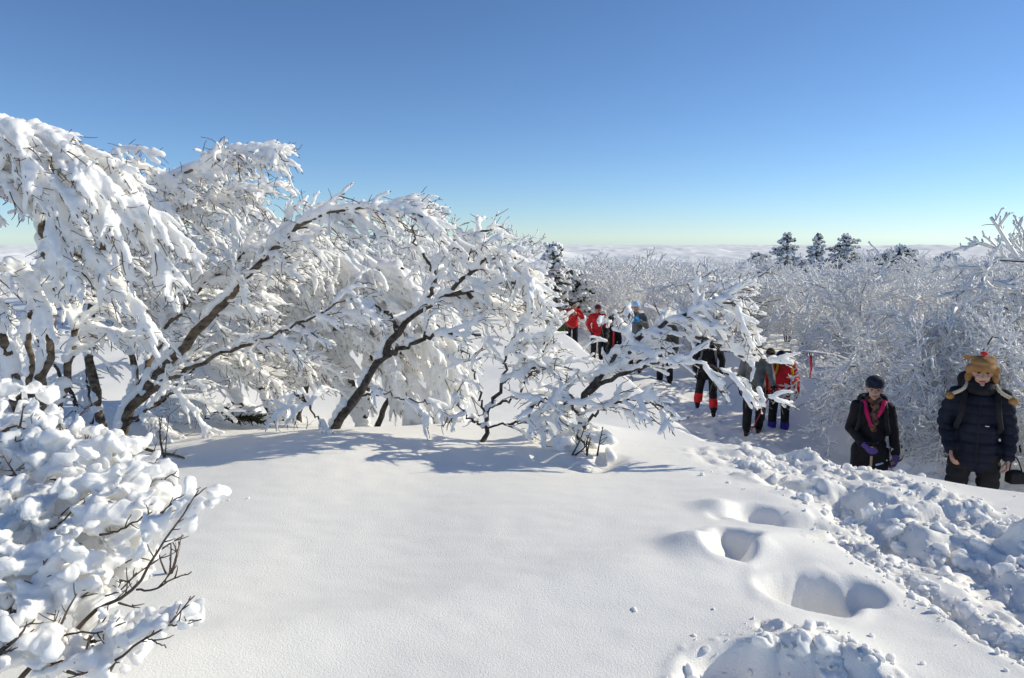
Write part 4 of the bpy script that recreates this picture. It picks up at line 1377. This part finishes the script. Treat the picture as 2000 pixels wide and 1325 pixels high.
    # ---- headwear
    if hat is not None:
        g = Geo()
        if hat_shape == 'beanie':
            g.ellipsoid(H_ + [0, 0.012, 0.070], (0.098, 0.112, 0.088), seg=22)
            g.capsule(H_ + [-0.05, -0.075, 0.055], H_ + [0.05, -0.075, 0.055], 0.026, 0.026)
            g.ellipsoid(H_ + [0, 0.058, 0.0], (0.086, 0.066, 0.075))
        elif hat_shape == 'cap':
            g.ellipsoid(H_ + [0, 0.016, 0.055], (0.092, 0.104, 0.078), seg=22)
            g.capsule(H_ + [-0.035, -0.10, 0.050], H_ + [0.035, -0.10, 0.050], 0.030, 0.030, 10, (1, 1, 0.3))
        elif hat_shape == 'hood':
            g.ellipsoid(H_ + [0, 0.035, 0.035], (0.112, 0.112, 0.118), seg=22)
            g.capsule(H_ + [0, 0.05, 0], N_ + [0, 0.03, -0.02], 0.105, 0.11)
        elif hat_shape == 'earflap':
            g.ellipsoid(H_ + [0, 0.016, 0.058], (0.100, 0.112, 0.094), seg=24)
            g.capsule(H_ + [-0.045, 0.01, 0.115], H_ + [0.045, 0.01, 0.115], 0.040, 0.040)
            for s in (-1, 1):
                g.chain([H_ + [s * 0.092, 0.012, 0.03], H_ + [s * 0.100, 0.005, -0.05], H_ + [s * 0.098, -0.005, -0.10]], [0.036, 0.030, 0.018])
        part('hat', fuse(g, 0.010, 2, wr_noise(3, 0.006), 'hat'), hat, root)
    if extras:
        extras(root, J)
    return root, J, sc


def tocam_yaw(x, y):
    return math.atan2(-x, y) * -1.0 if False else -math.atan2(x, y)


def held_at(root_loc, yaw, sc, p):
    c, s_ = math.cos(yaw), math.sin(yaw)
    p = np.array(p) * sc
    return np.array([root_loc[0] + c * p[0] - s_ * p[1], root_loc[1] + s_ * p[0] + c * p[1], root_loc[2] + p[2]])


def stand(u, d, z=None, dz=0.0):
    """ground position of somebody seen in column u at distance d"""
    x = P(u, 700, d)[0]
    return (float(x), float(d), (hz(x, d) if z is None else z) + dz)


def strap(root, a, b, mat, r=0.02, name='strap'):
    g = Geo()
    g.capsule(a, b, r, r, 8)
    return g


def backpack(label, loc, yaw, sc, C_, mat, trim=None, size=1.0, group='backpacks worn by the hikers'):
    """stands behind the wearer's back, shoulder straps round the front"""
    root = thing('backpack', label, 'backpack', loc, group, yaw)
    root.scale = (sc, sc, sc)
    g = Geo()
    C_ = np.array(C_, float)
    bc = C_ + np.array([0, 0.235, 0.0])
    g.ellipsoid(bc, (0.165 * size, 0.115 * size, 0.27 * size))
    g.capsule(bc + [-0.08, 0, 0.20 * size], bc + [0.08, 0, 0.20 * size], 0.088, 0.088)
    g.capsule(bc + [-0.08, 0, -0.18], bc + [0.08, 0, -0.18], 0.095, 0.095)
    part('bag', fuse(g, 0.014, 2, snow_disp(0.008, 0.1, 4), 'bag'), mat, root)
    for s in (-1, 1):
        g = Geo()
        pts = resample(np.array([bc + [s * 0.09, -0.05, 0.22], C_ + [s * 0.115, 0.05, 0.235], C_ + [s * 0.12, -0.105, 0.16], C_ + [s * 0.135, -0.165, 0.0], C_ + [s * 0.16, -0.09, -0.14], bc + [s * 0.10, -0.06, -0.2]]), 16)
        g.tubes(pts, np.full(16, 0.022), 8)
        part('shoulder_strap', g.mesh('shoulder_strap'), trim or mat, root)
    return root


def pole(label, top, bottom, mat, grip, group='trekking poles'):
    top, bottom = np.array(top, float), np.array(bottom, float)
    root = thing('trekking_pole', label, 'trekking pole', tuple(bottom), group)
    t, z = top - bottom, np.zeros(3)
    g = Geo()
    g.tubes(resample(np.array([z, t * 0.5, t]), 8), np.linspace(0.008, 0.012, 8), 10)
    part('shaft', g.mesh('shaft'), mat, root)
    g = Geo()
    d = norm(t)
    g.capsule(t * 0.90, t * 1.0, 0.017, 0.017, 10)
    g.capsule(t + [-0.05, 0, 0.012], t + [0.045, 0, 0.018], 0.016, 0.018, 10)
    part('grip', g.mesh('grip'), grip, root)
    g = Geo()
    g.ellipsoid(d * 0.08, (0.045, 0.045, 0.006))
    part('basket', g.mesh('basket'), M_BLACK, root)
    return root


# 1. big man in navy at the right edge
def man_extras(root, J):
    H_, N_ = J['head'], J['neck']
    g = Geo()
    g.ellipsoid(H_ + [0.0, 0.01, 0.165], (0.030, 0.030, 0.018))
    part('pompom', g.mesh('pompom'), M_RED, root)
    g = Geo()
    for k in range(6):
        a = H_ + np.array([-0.07, 0.0, 0.135])
        g.capsule(a, a + np.array([-0.07 - 0.012 * (k % 3), -0.02 + 0.01 * k, 0.006 - 0.012 * k]), 0.009, 0.005, 6)
    part('tassel', fuse(g, 0.006, 0, name='tassel'), M_TAN, root)
    for s in (-1, 1):
        g = Geo()
        e = N_ + np.array([s * 0.225, -0.115, -0.045])
        pts = resample(np.array([H_ + [s * 0.100, -0.005, -0.095], H_ + [s * 0.135, -0.05, -0.15], e]), 14)
        rr = 0.013 + 0.005 * np.abs(np.sin(np.arange(14) * 1.5))
        g.tubes(pts, rr, 8)
        part('braid', g.mesh('braid'), M_CREAM, root)
        g = Geo()
        g.ellipsoid(e + [s * 0.006, 0, -0.012], (0.036, 0.034, 0.034))
        part('pompom', fuse(g, 0.006, 0, snow_disp(0.006, 0.015, 8), 'pompom'), M_TAN, root)
    g = Geo()
    g.ellipsoid(N_ + [0, -0.02, 0.045], (0.115, 0.115, 0.062))
    g.ellipsoid(N_ + [0, -0.045, 0.010], (0.12, 0.11, 0.06))
    part('neck_warmer', fuse(g, 0.012, 2, snow_disp(0.010, 0.05, 8), 'neck_warmer'), M_BLACK, root)
    g = Geo()
    g.box(J['chest'] + [0.055, -0.196, -0.09], (0.030, 0.004, 0.005))
    part('chest_label', g.mesh('chest_label', smooth=False), M_WHITE, root)
    g = Geo()
    g.capsule(J['chest'] + [0.0, -0.165, 0.13], J['pelvis'] + [0, -0.163, -0.10], 0.006, 0.006, 6)
    part('zip', g.mesh('zip'), M_BLACK, root)


x1 = 4.20
z1 = P(1926, 690, 6.3)[2] - 1.84
loc = (x1, 6.3, z1)
yw = -0.50
root, J, sc = person('big man in a tan wool hat with hanging braids and a navy down jacket', loc, yw, 1.80,
       dict(shL=(-0.175, 0, 1.41), shR=(0.175, 0, 1.41), elL=(-0.245, 0.03, 1.15), wrL=(-0.195, -0.13, 0.935), elR=(0.245, 0.03, 1.13), wrR=(0.24, -0.06, 0.90), head=(0, -0.04, 1.625), knL=(-0.13, -0.03, 0.49), knR=(0.13, 0.02, 0.49), anL=(-0.14, 0, 0.09), anR=(0.14, 0.12, 0.09)),
       jacket=M_NAVY, hat=M_TAN, hat_shape='earflap', extras=man_extras, bulk=0.96, fine=0.011, quilt=True, hem=0.80)
backpack('black backpack on the back of the big man in navy', loc, yw, sc, J['chest'], M_BLACK, M_BLACK, 1.15)
hp = held_at(loc, yw, sc, np.array([0.31, 0.0, 0.72]))
cb = thing('camera_bag', 'small black camera bag hanging by its strap from the hand of the big man', 'bag', tuple(hp))
g = Geo()
g.box((0, 0, 0), (0.13, 0.09, 0.10))
g.ellipsoid((0.0, 0, 0.045), (0.07, 0.05, 0.03))
part('pouch', fuse(g, 0.009, 3, name='pouch'), M_BLACK, cb)
g = Geo()
g.tubes(resample(np.array([[-0.06, 0, 0.04], [-0.05, 0, 0.13], [-0.02, 0, 0.2], [0.03, 0, 0.12], [0.06, 0, 0.04]]), 14), np.full(14, 0.006), 6)
part('strap', g.mesh('strap'), M_BLACK, cb)


# 2. woman with the pole
def woman_extras(root, J):
    N_, C_ = J['neck'], J['chest']
    for s, a, b_ in ((-1, (-0.105, -0.085, 0.02), (-0.01, -0.165, -0.26)), (1, (0.105, -0.085, 0.02), (0.045, -0.155, -0.14))):
        g = Geo()
        pts = resample(np.array([N_ + a, (2 * N_ + a + b_) / 2 + [s * 0.012, -0.035, 0.02], N_ + b_]), 10)
        g.tubes(pts, np.linspace(0.034, 0.014, 10), 8, squash=(1, 0.5, 1))
        part('lapel', g.mesh('lapel'), M_MAGENTA, root)
    g = Geo()
    for k in range(7):
        g.ellipsoid(N_ + np.array([0.012 + 0.02 * math.sin(k * 2.1), -0.13 - 0.006 * (k % 2), -0.02 - 0.045 * k]), (0.048 - 0.002 * k, 0.035, 0.036))
    g.ellipsoid(N_ + [0, -0.03, 0.03], (0.10, 0.10, 0.045))
    part('scarf', fuse(g, 0.011, 2, snow_disp(0.012, 0.04, 8), 'scarf'), M_SCARF, root)
    g = Geo()
    g.capsule(J['pelvis'] + [0.07, -0.125, -0.17], J['pelvis'] + [0.13, -0.10, -0.15], 0.012, 0.009, 8)
    part('shirt_hem', g.mesh('shirt_hem'), M_PBLUE, root)


loc = (P(1705, 800, 7.3)[0], 7.3, P(1705, 732, 7.3)[2] - 1.63)
yw = -0.42
root, J, sc = person('woman in a black coat with pink lapels and purple gloves, resting on a pole', loc, yw, 1.60,
       dict(shL=(-0.16, 0, 1.41), shR=(0.16, 0, 1.41), elL=(-0.225, -0.02, 1.15), wrL=(-0.085, -0.22, 1.03), elR=(0.225, 0.03, 1.14), wrR=(0.255, -0.03, 0.90), head=(0.0, -0.05, 1.625)),
       jacket=M_BLACK, gloves=M_PURPLE, hat=M_DNAVY, extras=woman_extras, bulk=0.86, fine=0.011, curl=1.0, hem=0.76)
tp = held_at(loc, yw, sc, J['wrL'] + [0.085, -0.03, 0.0])
pole('wooden coloured trekking pole under the purple glove of the woman in black', tp, (tp[0] + 0.01, tp[1] - 0.03, tp[2] - 1.05), M_METAL, M_BLACK)
backpack('small black backpack behind the woman with the pole', loc, yw, sc, J['chest'] + [0, -0.03, 0], M_BLACK, M_BLACK, 0.8)


# 3. backpacker in red and black, head down
def towel(root, J):
    C_ = J['chest']
    g = Geo()
    pts = resample(np.array([C_ + [-0.16, -0.10, 0.20], C_ + [-0.175, -0.19, 0.02], C_ + [-0.17, -0.21, -0.20], C_ + [-0.165, -0.19, -0.34]]), 12)
    g.tubes(pts, np.linspace(0.045, 0.060, 12), 10, squash=(1, 0.45, 1))
    part('towel', fuse(g, 0.012, 1, snow_disp(0.01, 0.05, 9), 'towel'), M_CORAL, root)
    g = Geo()
    g.capsule(J['elR'] + [-0.02, -0.05, -0.02], J['wrR'] + [-0.03, -0.03, 0.16], 0.075, 0.070)
    part('sleeve_panel', fuse(g, 0.014, 1, snow_disp(0.01, 0.05, 9), 'sleeve_panel'), M_CORAL, root)


loc = stand(1527, 13.4)
loc = (loc[0], loc[1], hz(loc[0], loc[1]) - 0.10)
yw = -0.36
root, J, sc = person('hiker in a red and black jacket walking head down, with a blue hood', loc, yw, 1.66,
       dict(head=(0, -0.13, 1.56), neck=(0, -0.06, 1.44), chest=(0, -0.02, 1.27), elR=(0.29, 0.0, 1.13), wrR=(0.31, -0.04, 0.88), elL=(-0.27, 0, 1.13)),
       jacket=M_RED, sleeve_mat=M_RED, hat=M_DNAVY, hat_shape='hood', gloves=M_BLACK, gaiters=M_INDIGO, extras=towel, bulk=1.08)
backpack('black backpack with yellow trim on the hiker in red and black', loc, yw, sc, J['chest'] + [0.06, 0, 0.10], M_BLACK, M_YELLOW, 1.0)

# 4. companion close behind with an orange shoulder
loc = (P(1499, 800, 14.0)[0], 14.0, hz(P(1499, 800, 14.0)[0], 14.0) - 0.10)
root, J, sc = person('hiker with orange and red sleeves close behind the red and black hiker, half hidden', loc, -0.3, 1.60,
       dict(head=(0, -0.13, 1.56), neck=(0, -0.06, 1.44), chest=(0, -0.02, 1.27)), jacket=M_RED, sleeve_mat=M_ORANGE, hat=M_BLACK, gloves=M_BLACK)

# 5. hiker in grey with red pole
loc = (P(1470, 845, 13.1)[0], 13.1, P(1470, 848, 13.1)[2])
yw = -0.33
root, J, sc = person('tall hiker in a grey top and black trousers behind the snowy branch tips', loc, yw, 1.76,
       dict(elR=(0.27, -0.03, 1.15), wrR=(0.32, -0.18, 0.98), anL=(-0.11, -0.12, 0.10), knL=(-0.11, -0.12, 0.49), anR=(0.10, 0.12, 0.09)),
       jacket=M_GREY, hat=M_BLACK, hat_shape='cap', gloves=M_BLACK, boots=cloth('brown_boot', (0.05, 0.02, 0.015)))
hp = held_at(loc, yw, sc, J['wrR'] + [0.01, -0.06, -0.03])
ft = P(1467, 842, 12.7)
pole('red trekking pole held low by the hiker in the grey top', hp, (ft[0], 12.7, ft[2]), M_PRED, M_BLACK)

# 6. hiker with red gaiters
loc = (P(1380, 800, 14.4)[0], 14.4, P(1380, 808, 14.4)[2])
root, J, sc = person('hiker in black with red gaiters behind the low spreading tree', loc, -0.27, 1.72,
       dict(anL=(-0.19, 0.14, 0.20), knL=(-0.15, -0.02, 0.60), anR=(0.14, -0.08, 0.09), elL=(-0.28, 0, 1.14), elR=(0.28, 0, 1.14)),
       gaiters=M_RED, hat=M_BLACK, gloves=M_BLACK)
backpack('black backpack carried by the hiker with red gaiters', loc, -0.27, sc, J['chest'], M_BLACK, M_GREY, 1.0)

# 7. grey olive coat
loc = (P(1298, 750, 17.4)[0], 17.4, P(1298, 752, 17.4)[2])
root, J, sc = person('hiker in a long grey olive coat seen through the low spreading tree', loc, -0.2, 1.74,
       dict(elL=(-0.29, 0.0, 1.15), wrL=(-0.28, -0.08, 0.92)), jacket=M_OLIVE, hat=M_MAROON, gloves=M_GREY, hem=0.74, bulk=1.12)

# 8. pale blue hat, bright blue gloves raised
loc = (P(1240, 700, 17.6)[0], 17.6, P(1240, 727, 17.6)[2])
root, J, sc = person('hiker with a pale blue hat and raised bright blue gloves', loc, -0.2, 1.74,
       dict(elL=(-0.27, -0.05, 1.17), wrL=(-0.13, -0.24, 1.28), elR=(0.27, -0.05, 1.17), wrR=(0.10, -0.24, 1.33)), jacket=M_GREY, hat=M_PBLUE, gloves=M_BLUE)

# 9. black jacket, red stripe
def stripe(root, J):
    g = Geo()
    g.capsule(J['chest'] + [0.07, -0.165, 0.12], J['pelvis'] + [0.07, -0.165, -0.06], 0.020, 0.020, 8)
    part('stripe', g.mesh('stripe'), M_RED, root)


loc = (P(1192, 700, 19.5)[0], 19.5, P(1192, 620, 19.5)[2] - 1.70)
root, J, sc = person('hiker in a black jacket with one red stripe, second from the red beanie', loc, -0.1, 1.70, None, hat=M_BLACK, extras=stripe, gloves=M_BLACK)
# 10. red jacket, maroon beanie
loc = (P(1166, 700, 21.0)[0], 21.0, P(1166, 596, 21.0)[2] - 1.68)
root, J, sc = person('hiker in a red jacket and maroon beanie, right of the stooping red hiker', loc, -0.1, 1.66, dict(elL=(-0.30, -0.02, 1.16), wrL=(-0.22, -0.2, 1.0)), jacket=M_RED, hat=M_MAROON, gloves=M_BLACK)
# 11. red jacket, stooping
loc = (P(1116, 700, 22.5)[0], 22.5, P(1116, 588, 22.5)[2] - 1.58)
root, J, sc = person('stooping hiker in a bright red jacket with arms raised to the face', loc, 0.1, 1.72,
       dict(head=(0.03, -0.24, 1.44), neck=(0, -0.14, 1.34), chest=(0, -0.06, 1.18), shL=(-0.19, -0.10, 1.29), shR=(0.19, -0.10, 1.29), elL=(-0.27, -0.16, 1.08), wrL=(-0.06, -0.34, 1.20), elR=(0.30, -0.2, 1.10), wrR=(0.10, -0.36, 1.24)),
       jacket=M_RED, hat=None, bulk=1.1)
# 12. green jacket, just a sliver
loc = (P(1090, 700, 24.5)[0], 24.5, P(1091, 597, 24.5)[2] - 1.68)
root, J, sc = person('hiker in a green jacket peeping out left of the stooping red hiker', loc, 0.1, 1.68, None, jacket=M_GREEN, hat=M_BLACK)

# ------------------------------------------------------------------ small things
# red trail ribbon
top = P(1584, 694, 11.2)
rb = thing('trail_ribbon', 'narrow red ribbon with small white lettering hanging from a frosted twig', 'ribbon', tuple(top))
g = Geo()
K = 16
zz = np.linspace(0, -0.37, K)
xo = 0.006 * np.sin(zz * 22) + 0.014 * (-zz / 0.37)
v = []
for k in range(K):
    w = 0.021 * (0.75 + 0.25 * math.cos(zz[k] * 9))
    for sx, sy in ((-1, 0.001), (1, 0.001), (1, -0.001), (-1, -0.001)):
        v.append((xo[k] + sx * w, sy + 0.01 * math.sin(zz[k] * 12) + sx * 0.006 * math.sin(zz[k] * 10), zz[k]))
g.v.append(np.array(v))
q = []
for k in range(K - 1):
    for j in range(4):
        q.append([4 * k + j, 4 * k + 4 + j, 4 * k + 4 + (j + 1) % 4, 4 * k + (j + 1) % 4])
q += [[0, 1, 2, 3], [4 * K - 1, 4 * K - 2, 4 * K - 3, 4 * K - 4]]
g.q.append(np.array(q))
g.n += len(v)
part('strip', g.mesh('strip'), M_RED, rb)
g = Geo()
rr = np.random.default_rng(3)
for k in range(7):
    zc = -0.06 - 0.036 * k
    xc = 0.014 * (-zc / 0.37) + 0.006 * math.sin(zc * 22)
    for a in range(3):
        g.box((xc + rr.uniform(-0.007, 0.007), -0.012, zc + rr.uniform(-0.010, 0.010)), ((0.014, 0.002, 0.003) if a % 2 else (0.003, 0.002, 0.013)))
part('lettering', g.mesh('lettering', smooth=False), M_WHITE, rb)
g = Geo()
g.tubes(resample(np.array([[0, 0, 0.0], [0.01, 0, 0.03], [0.0, 0, 0.05]]), 6), np.full(6, 0.003), 6)
part('cord', g.mesh('cord'), M_RED, rb)
br = thing('ribbon_branch', 'thin frosted branch reaching left above the woman, the red ribbon tied to it', 'branch', tuple(top + [0.7, 0, -0.1]))
pl = resample(np.array([top + [-0.16, -0.05, 0.07], top + [0, 0, 0.045], top + [0.5, 0.05, -0.05], top + [1.1, 0.1, -0.35], top + [1.7, 0.0, -0.75], top + [2.1, -0.2, -1.4], top + [2.3, -0.4, -1.9]]), 22) - (top + [0.7, 0, -0.1])
g = Geo()
g.tubes(pl, np.linspace(0.005, 0.036, 22), 8)
tw, _, _ = sprout(rg, pl[None], 0.14, 0.22, 0.85, (30, 60), (0.2, 0.6), 6, 0.1, (-0.4, 0, 0.2))
g.tubes(tw, np.linspace(0.008, 0.004, 6)[None] * np.ones((len(tw), 1)), 5)
part('wood', g.mesh('wood'), M_BARK, br)
g = Geo()
g.tubes(pl[:18] + [-0.003, 0, 0.012], np.linspace(0.013, 0.034, 18), 6)
t2, _, _ = sprout(rg, tw, 0.08, 0.1, 1, (30, 60), (0.08, 0.25), 4, 0.1, (-0.3, 0, 0.2))
g.tubes(tw + [0, 0, 0.008], np.full((len(tw), 6), 0.013), 5)
g.tubes(t2, np.full((len(t2), 4), 0.010), 4)
part('frost', g.mesh('frost'), M_FROST, br)

# fallen branch and dead sticks left of the forked tree
b0 = P(270, 872, 5.7)
fb = thing('fallen_branch', 'bare brown branch lying on the snow below the forked tree', 'branch', tuple(b0))
a = [P(268, 872, 5.9), P(300, 882, 5.75), P(318, 890, 5.65), P(340, 905, 5.5), P(362, 921, 5.35)]
for p_ in a:
    p_[2] = max(p_[2], hz(p_[0], p_[1]) + 0.01)
pl = resample(np.array(a), 16) - b0
g = Geo()
g.tubes(pl, np.linspace(0.016, 0.007, 16), 8)
s_, _, _ = sprout(np.random.default_rng(8), pl[None], 0.12, 0.2, 0.9, (35, 70), (0.08, 0.2), 5, 0, (0, 0, 0.5))
g.tubes(s_, np.linspace(0.006, 0.003, 5)[None] * np.ones((len(s_), 1)), 5)
part('wood', fuse(g, 0.004, 0, name='wood'), noisy('dead_wood', (0.13, 0.09, 0.05), (0.28, 0.21, 0.13), 20, 0.85), fb)

for (u, v, d, hgt, lab) in ((322, 905, 5.5, 0.34, 'spray of thin bare twigs sticking up beside the fallen branch'), (597, 862, 6.4, 0.12, 'short dark stick poking out of the snow left of the leaning tree'),
                            (318, 960, 3.3, 0.20, 'cluster of thin brown twigs right behind the snowy bush')):
    x, y = P(u, v, d)[:2]
    o = (x, y, hz(x, y))
    t = thing('bare_twig', lab, 'twig', o)
    g = Geo()
    r_ = np.random.default_rng(int(u))
    n = 4 if hgt > 0.15 else 1
    st = np.array([resample(np.array([[0, 0, -0.04], [r_.uniform(-.05, .05), 0, hgt * 0.5], [r_.uniform(-.12, .12), r_.uniform(-.05, .05), hgt]]), 8) for _ in range(n)])
    g.tubes(st, np.linspace(0.006, 0.0025, 8)[None] * np.ones((n, 1)), 6)
    k_, _, _ = sprout(r_, st, 0.07, 0.3, 1, (25, 50), (0.05, 0.14), 4, 0, (0.1, 0, 0.3))
    g.tubes(k_, np.linspace(0.003, 0.0018, 4)[None] * np.ones((len(k_), 1)), 4)
    part('stem', fuse(g, 0.0025, 0, name='stem'), M_TWIG, t)

# evergreen sprigs peeping from under the snow
for (u, v, d, sx, lab) in ((480, 822, 7.2, 0.36, 'dark evergreen sprig peeping from the snow under the left trees'), (437, 806, 7.3, 0.18, 'smaller evergreen tuft left of the dark sprig under the left trees')):
    x, y = P(u, v, d)[:2]
    z = P(u, v, d)[2]
    t = thing('evergreen_sprig', lab, 'sprig', (x, y, z))
    r_ = np.random.default_rng(int(u))
    st = np.array([resample(np.array([[-sx / 2, 0, 0], [0, r_.uniform(-.05, .05), 0.02], [sx / 2, r_.uniform(-.1, .05), r_.uniform(-.06, .05)]]), 8) for _ in range(4)])
    g = Geo()
    g.tubes(st, np.full((4, 8), 0.006), 5)
    part('stem', fuse(g, 0.004, 0, name='stem'), M_BARK, t)
    k_, _, _ = sprout(r_, st, 0.012, 0.05, 1, (30, 60), (0.05, 0.12), 3, 0.1, (0.2, 0, 0))
    g = Geo()
    g.tubes(k_, np.array([0.006, 0.009, 0.002])[None] * np.ones((len(k_), 1)), 4)
    part('needles', g.mesh('needles'), noisy('evergreen', (0.02, 0.03, 0.012), (0.07, 0.075, 0.03), 9, 0.8), t)
    z0 = hz(x, y)

# clods of kicked-up snow heaped along the bank
g = Geo()
r_ = np.random.default_rng(4)


def clods(path, wd, n, rmin, rmax, pw=2.0):
    k = r_.integers(0, len(path) - 1, n)
    t = r_.random(n)[:, None]
    p = path[k] * (1 - t) + path[k + 1] * t + r_.normal(size=(n, 2)) * wd
    z = H(p[:, 0], p[:, 1])
    clump = vnoise(np.stack([p[:, 0], p[:, 1], p[:, 0] * 0], -1), 0.3, 55)
    for i in range(n):
        if clump[i] < -0.15 and r_.random() < 0.8:
            continue
        rr = rmin + (rmax - rmin) * r_.random() ** pw
        q = np.linalg.qr(np.eye(3) + 0.8 * r_.normal(size=(3, 3)))[0]
        for c in range(3 if rr > 0.03 else 1):
            o_ = r_.normal(size=3) * rr * 0.5
            g.ellipsoid((p[i, 0] + o_[0], p[i, 1] + o_[1], z[i] - rr * 0.35 + abs(o_[2]) * 0.45 - 0.003), rr * r_.uniform(0.55, 1.1, 3), q, 10, 7)


BANDS = [gpath([(1530, 900), (1620, 955), (1700, 995), (1800, 1025), (1920, 1080), (2100, 1180)], -1.70),
         gpath([(1600, 895), (1720, 940), (1860, 990), (2050, 1050)], -1.74),
         gpath([(1840, 1060), (1930, 1110), (2060, 1200)], -1.68),
         gpath([(1640, 1040), (1780, 1125), (1930, 1215), (2060, 1305)], -1.66),
         gpath([(1400, 1290), (1480, 1262), (1560, 1262), (1650, 1285), (1700, 1325)], -1.60),
         gpath([(1410, 838), (1480, 855), (1640, 893), (1800, 930)], -1.78),
         gpath([(1450, 900), (1500, 890), (1560, 930)], -1.72)]
clods(BANDS[0], 0.15, 430, 0.006, 0.056, 3.2)
clods(BANDS[1], 0.09, 130, 0.010, 0.035)
clods(BANDS[2], 0.10, 120, 0.008, 0.045, 2.4)
clods(BANDS[3], 0.045, 260, 0.010, 0.032)
clods(BANDS[4], 0.06, 130, 0.006, 0.040, 3.0)
clods(BANDS[5], 0.06, 190, 0.008, 0.035)
clods(BANDS[6], 0.09, 90, 0.010, 0.05)
clods(gpath([(1600, 1230), (1612, 1228)], -1.6), 0.02, 8, 0.02, 0.035)


def clod_disp(co, no):
    co = co + warp3(co, 0.07, 0.045, 700) * np.array([1, 1, 0.5])
    n = 0.014 * fbm(co, 0.05, 4, 400) + 0.007 * (0.5 - np.abs(vnoise(co, 0.028, 410)))
    return co + n[:, None] * no


o = part('kicked_up_snow', fuse(g, 0.0065, 3, clod_disp, 'kicked_up_snow'), M_FAT)
o['kind'] = 'stuff'
o['label'] = 'broken clods of snow heaped along the trodden bank on the right'
o['category'] = 'snow clods'

# snow ball crumbs scattered by the walkers
g = Geo()
r_ = np.random.default_rng(15)
lane = [(BANDS[0], 0.55, 420), (BANDS[1], 0.25, 200), (BANDS[3], 0.16, 240), (BANDS[4], 0.22, 160), (BANDS[5], 0.2, 160)]
XY = []
for path, wd, n in lane:
    k = r_.integers(0, len(path) - 1, n)
    t = r_.random(n)[:, None]
    p = path[k] * (1 - t) + path[k + 1] * t + r_.normal(size=(n, 2)) * wd * 0.55
    XY.append(p)
for u, v in ((490, 982), (445, 981), (1228, 1190), (1462, 885)):
    XY.append(np.array([G(u, v)]) + r_.normal(size=(2, 2)) * 0.02)
XY = np.concatenate(XY)
Z = H(XY[:, 0], XY[:, 1])
for i in range(len(XY)):
    r0 = 0.004 + 0.016 * r_.random() ** 4
    q = np.linalg.qr(r_.normal(size=(3, 3)))[0]
    g.ellipsoid((XY[i, 0], XY[i, 1], Z[i] + r0 * 0.3), r0 * r_.uniform(0.6, 1.25, 3), q, 8, 6)
me = g.mesh('snow_crumbs')
n = len(me.vertices)
co = np.empty(n * 3, np.float32)
me.vertices.foreach_get('co', co)
co = co.reshape(-1, 3).astype(float)
co += 0.007 * np.stack([vnoise(co, 0.02, 1), vnoise(co, 0.02, 2), vnoise(co, 0.02, 3)], -1)
me.vertices.foreach_set('co', co.astype(np.float32).ravel())
me.update()
o = part('snow_crumbs', me, M_FAT)
o['kind'] = 'stuff'
o['label'] = 'loose crumbs of kicked up snow along the trodden bank'
o['category'] = 'snow crumbs'
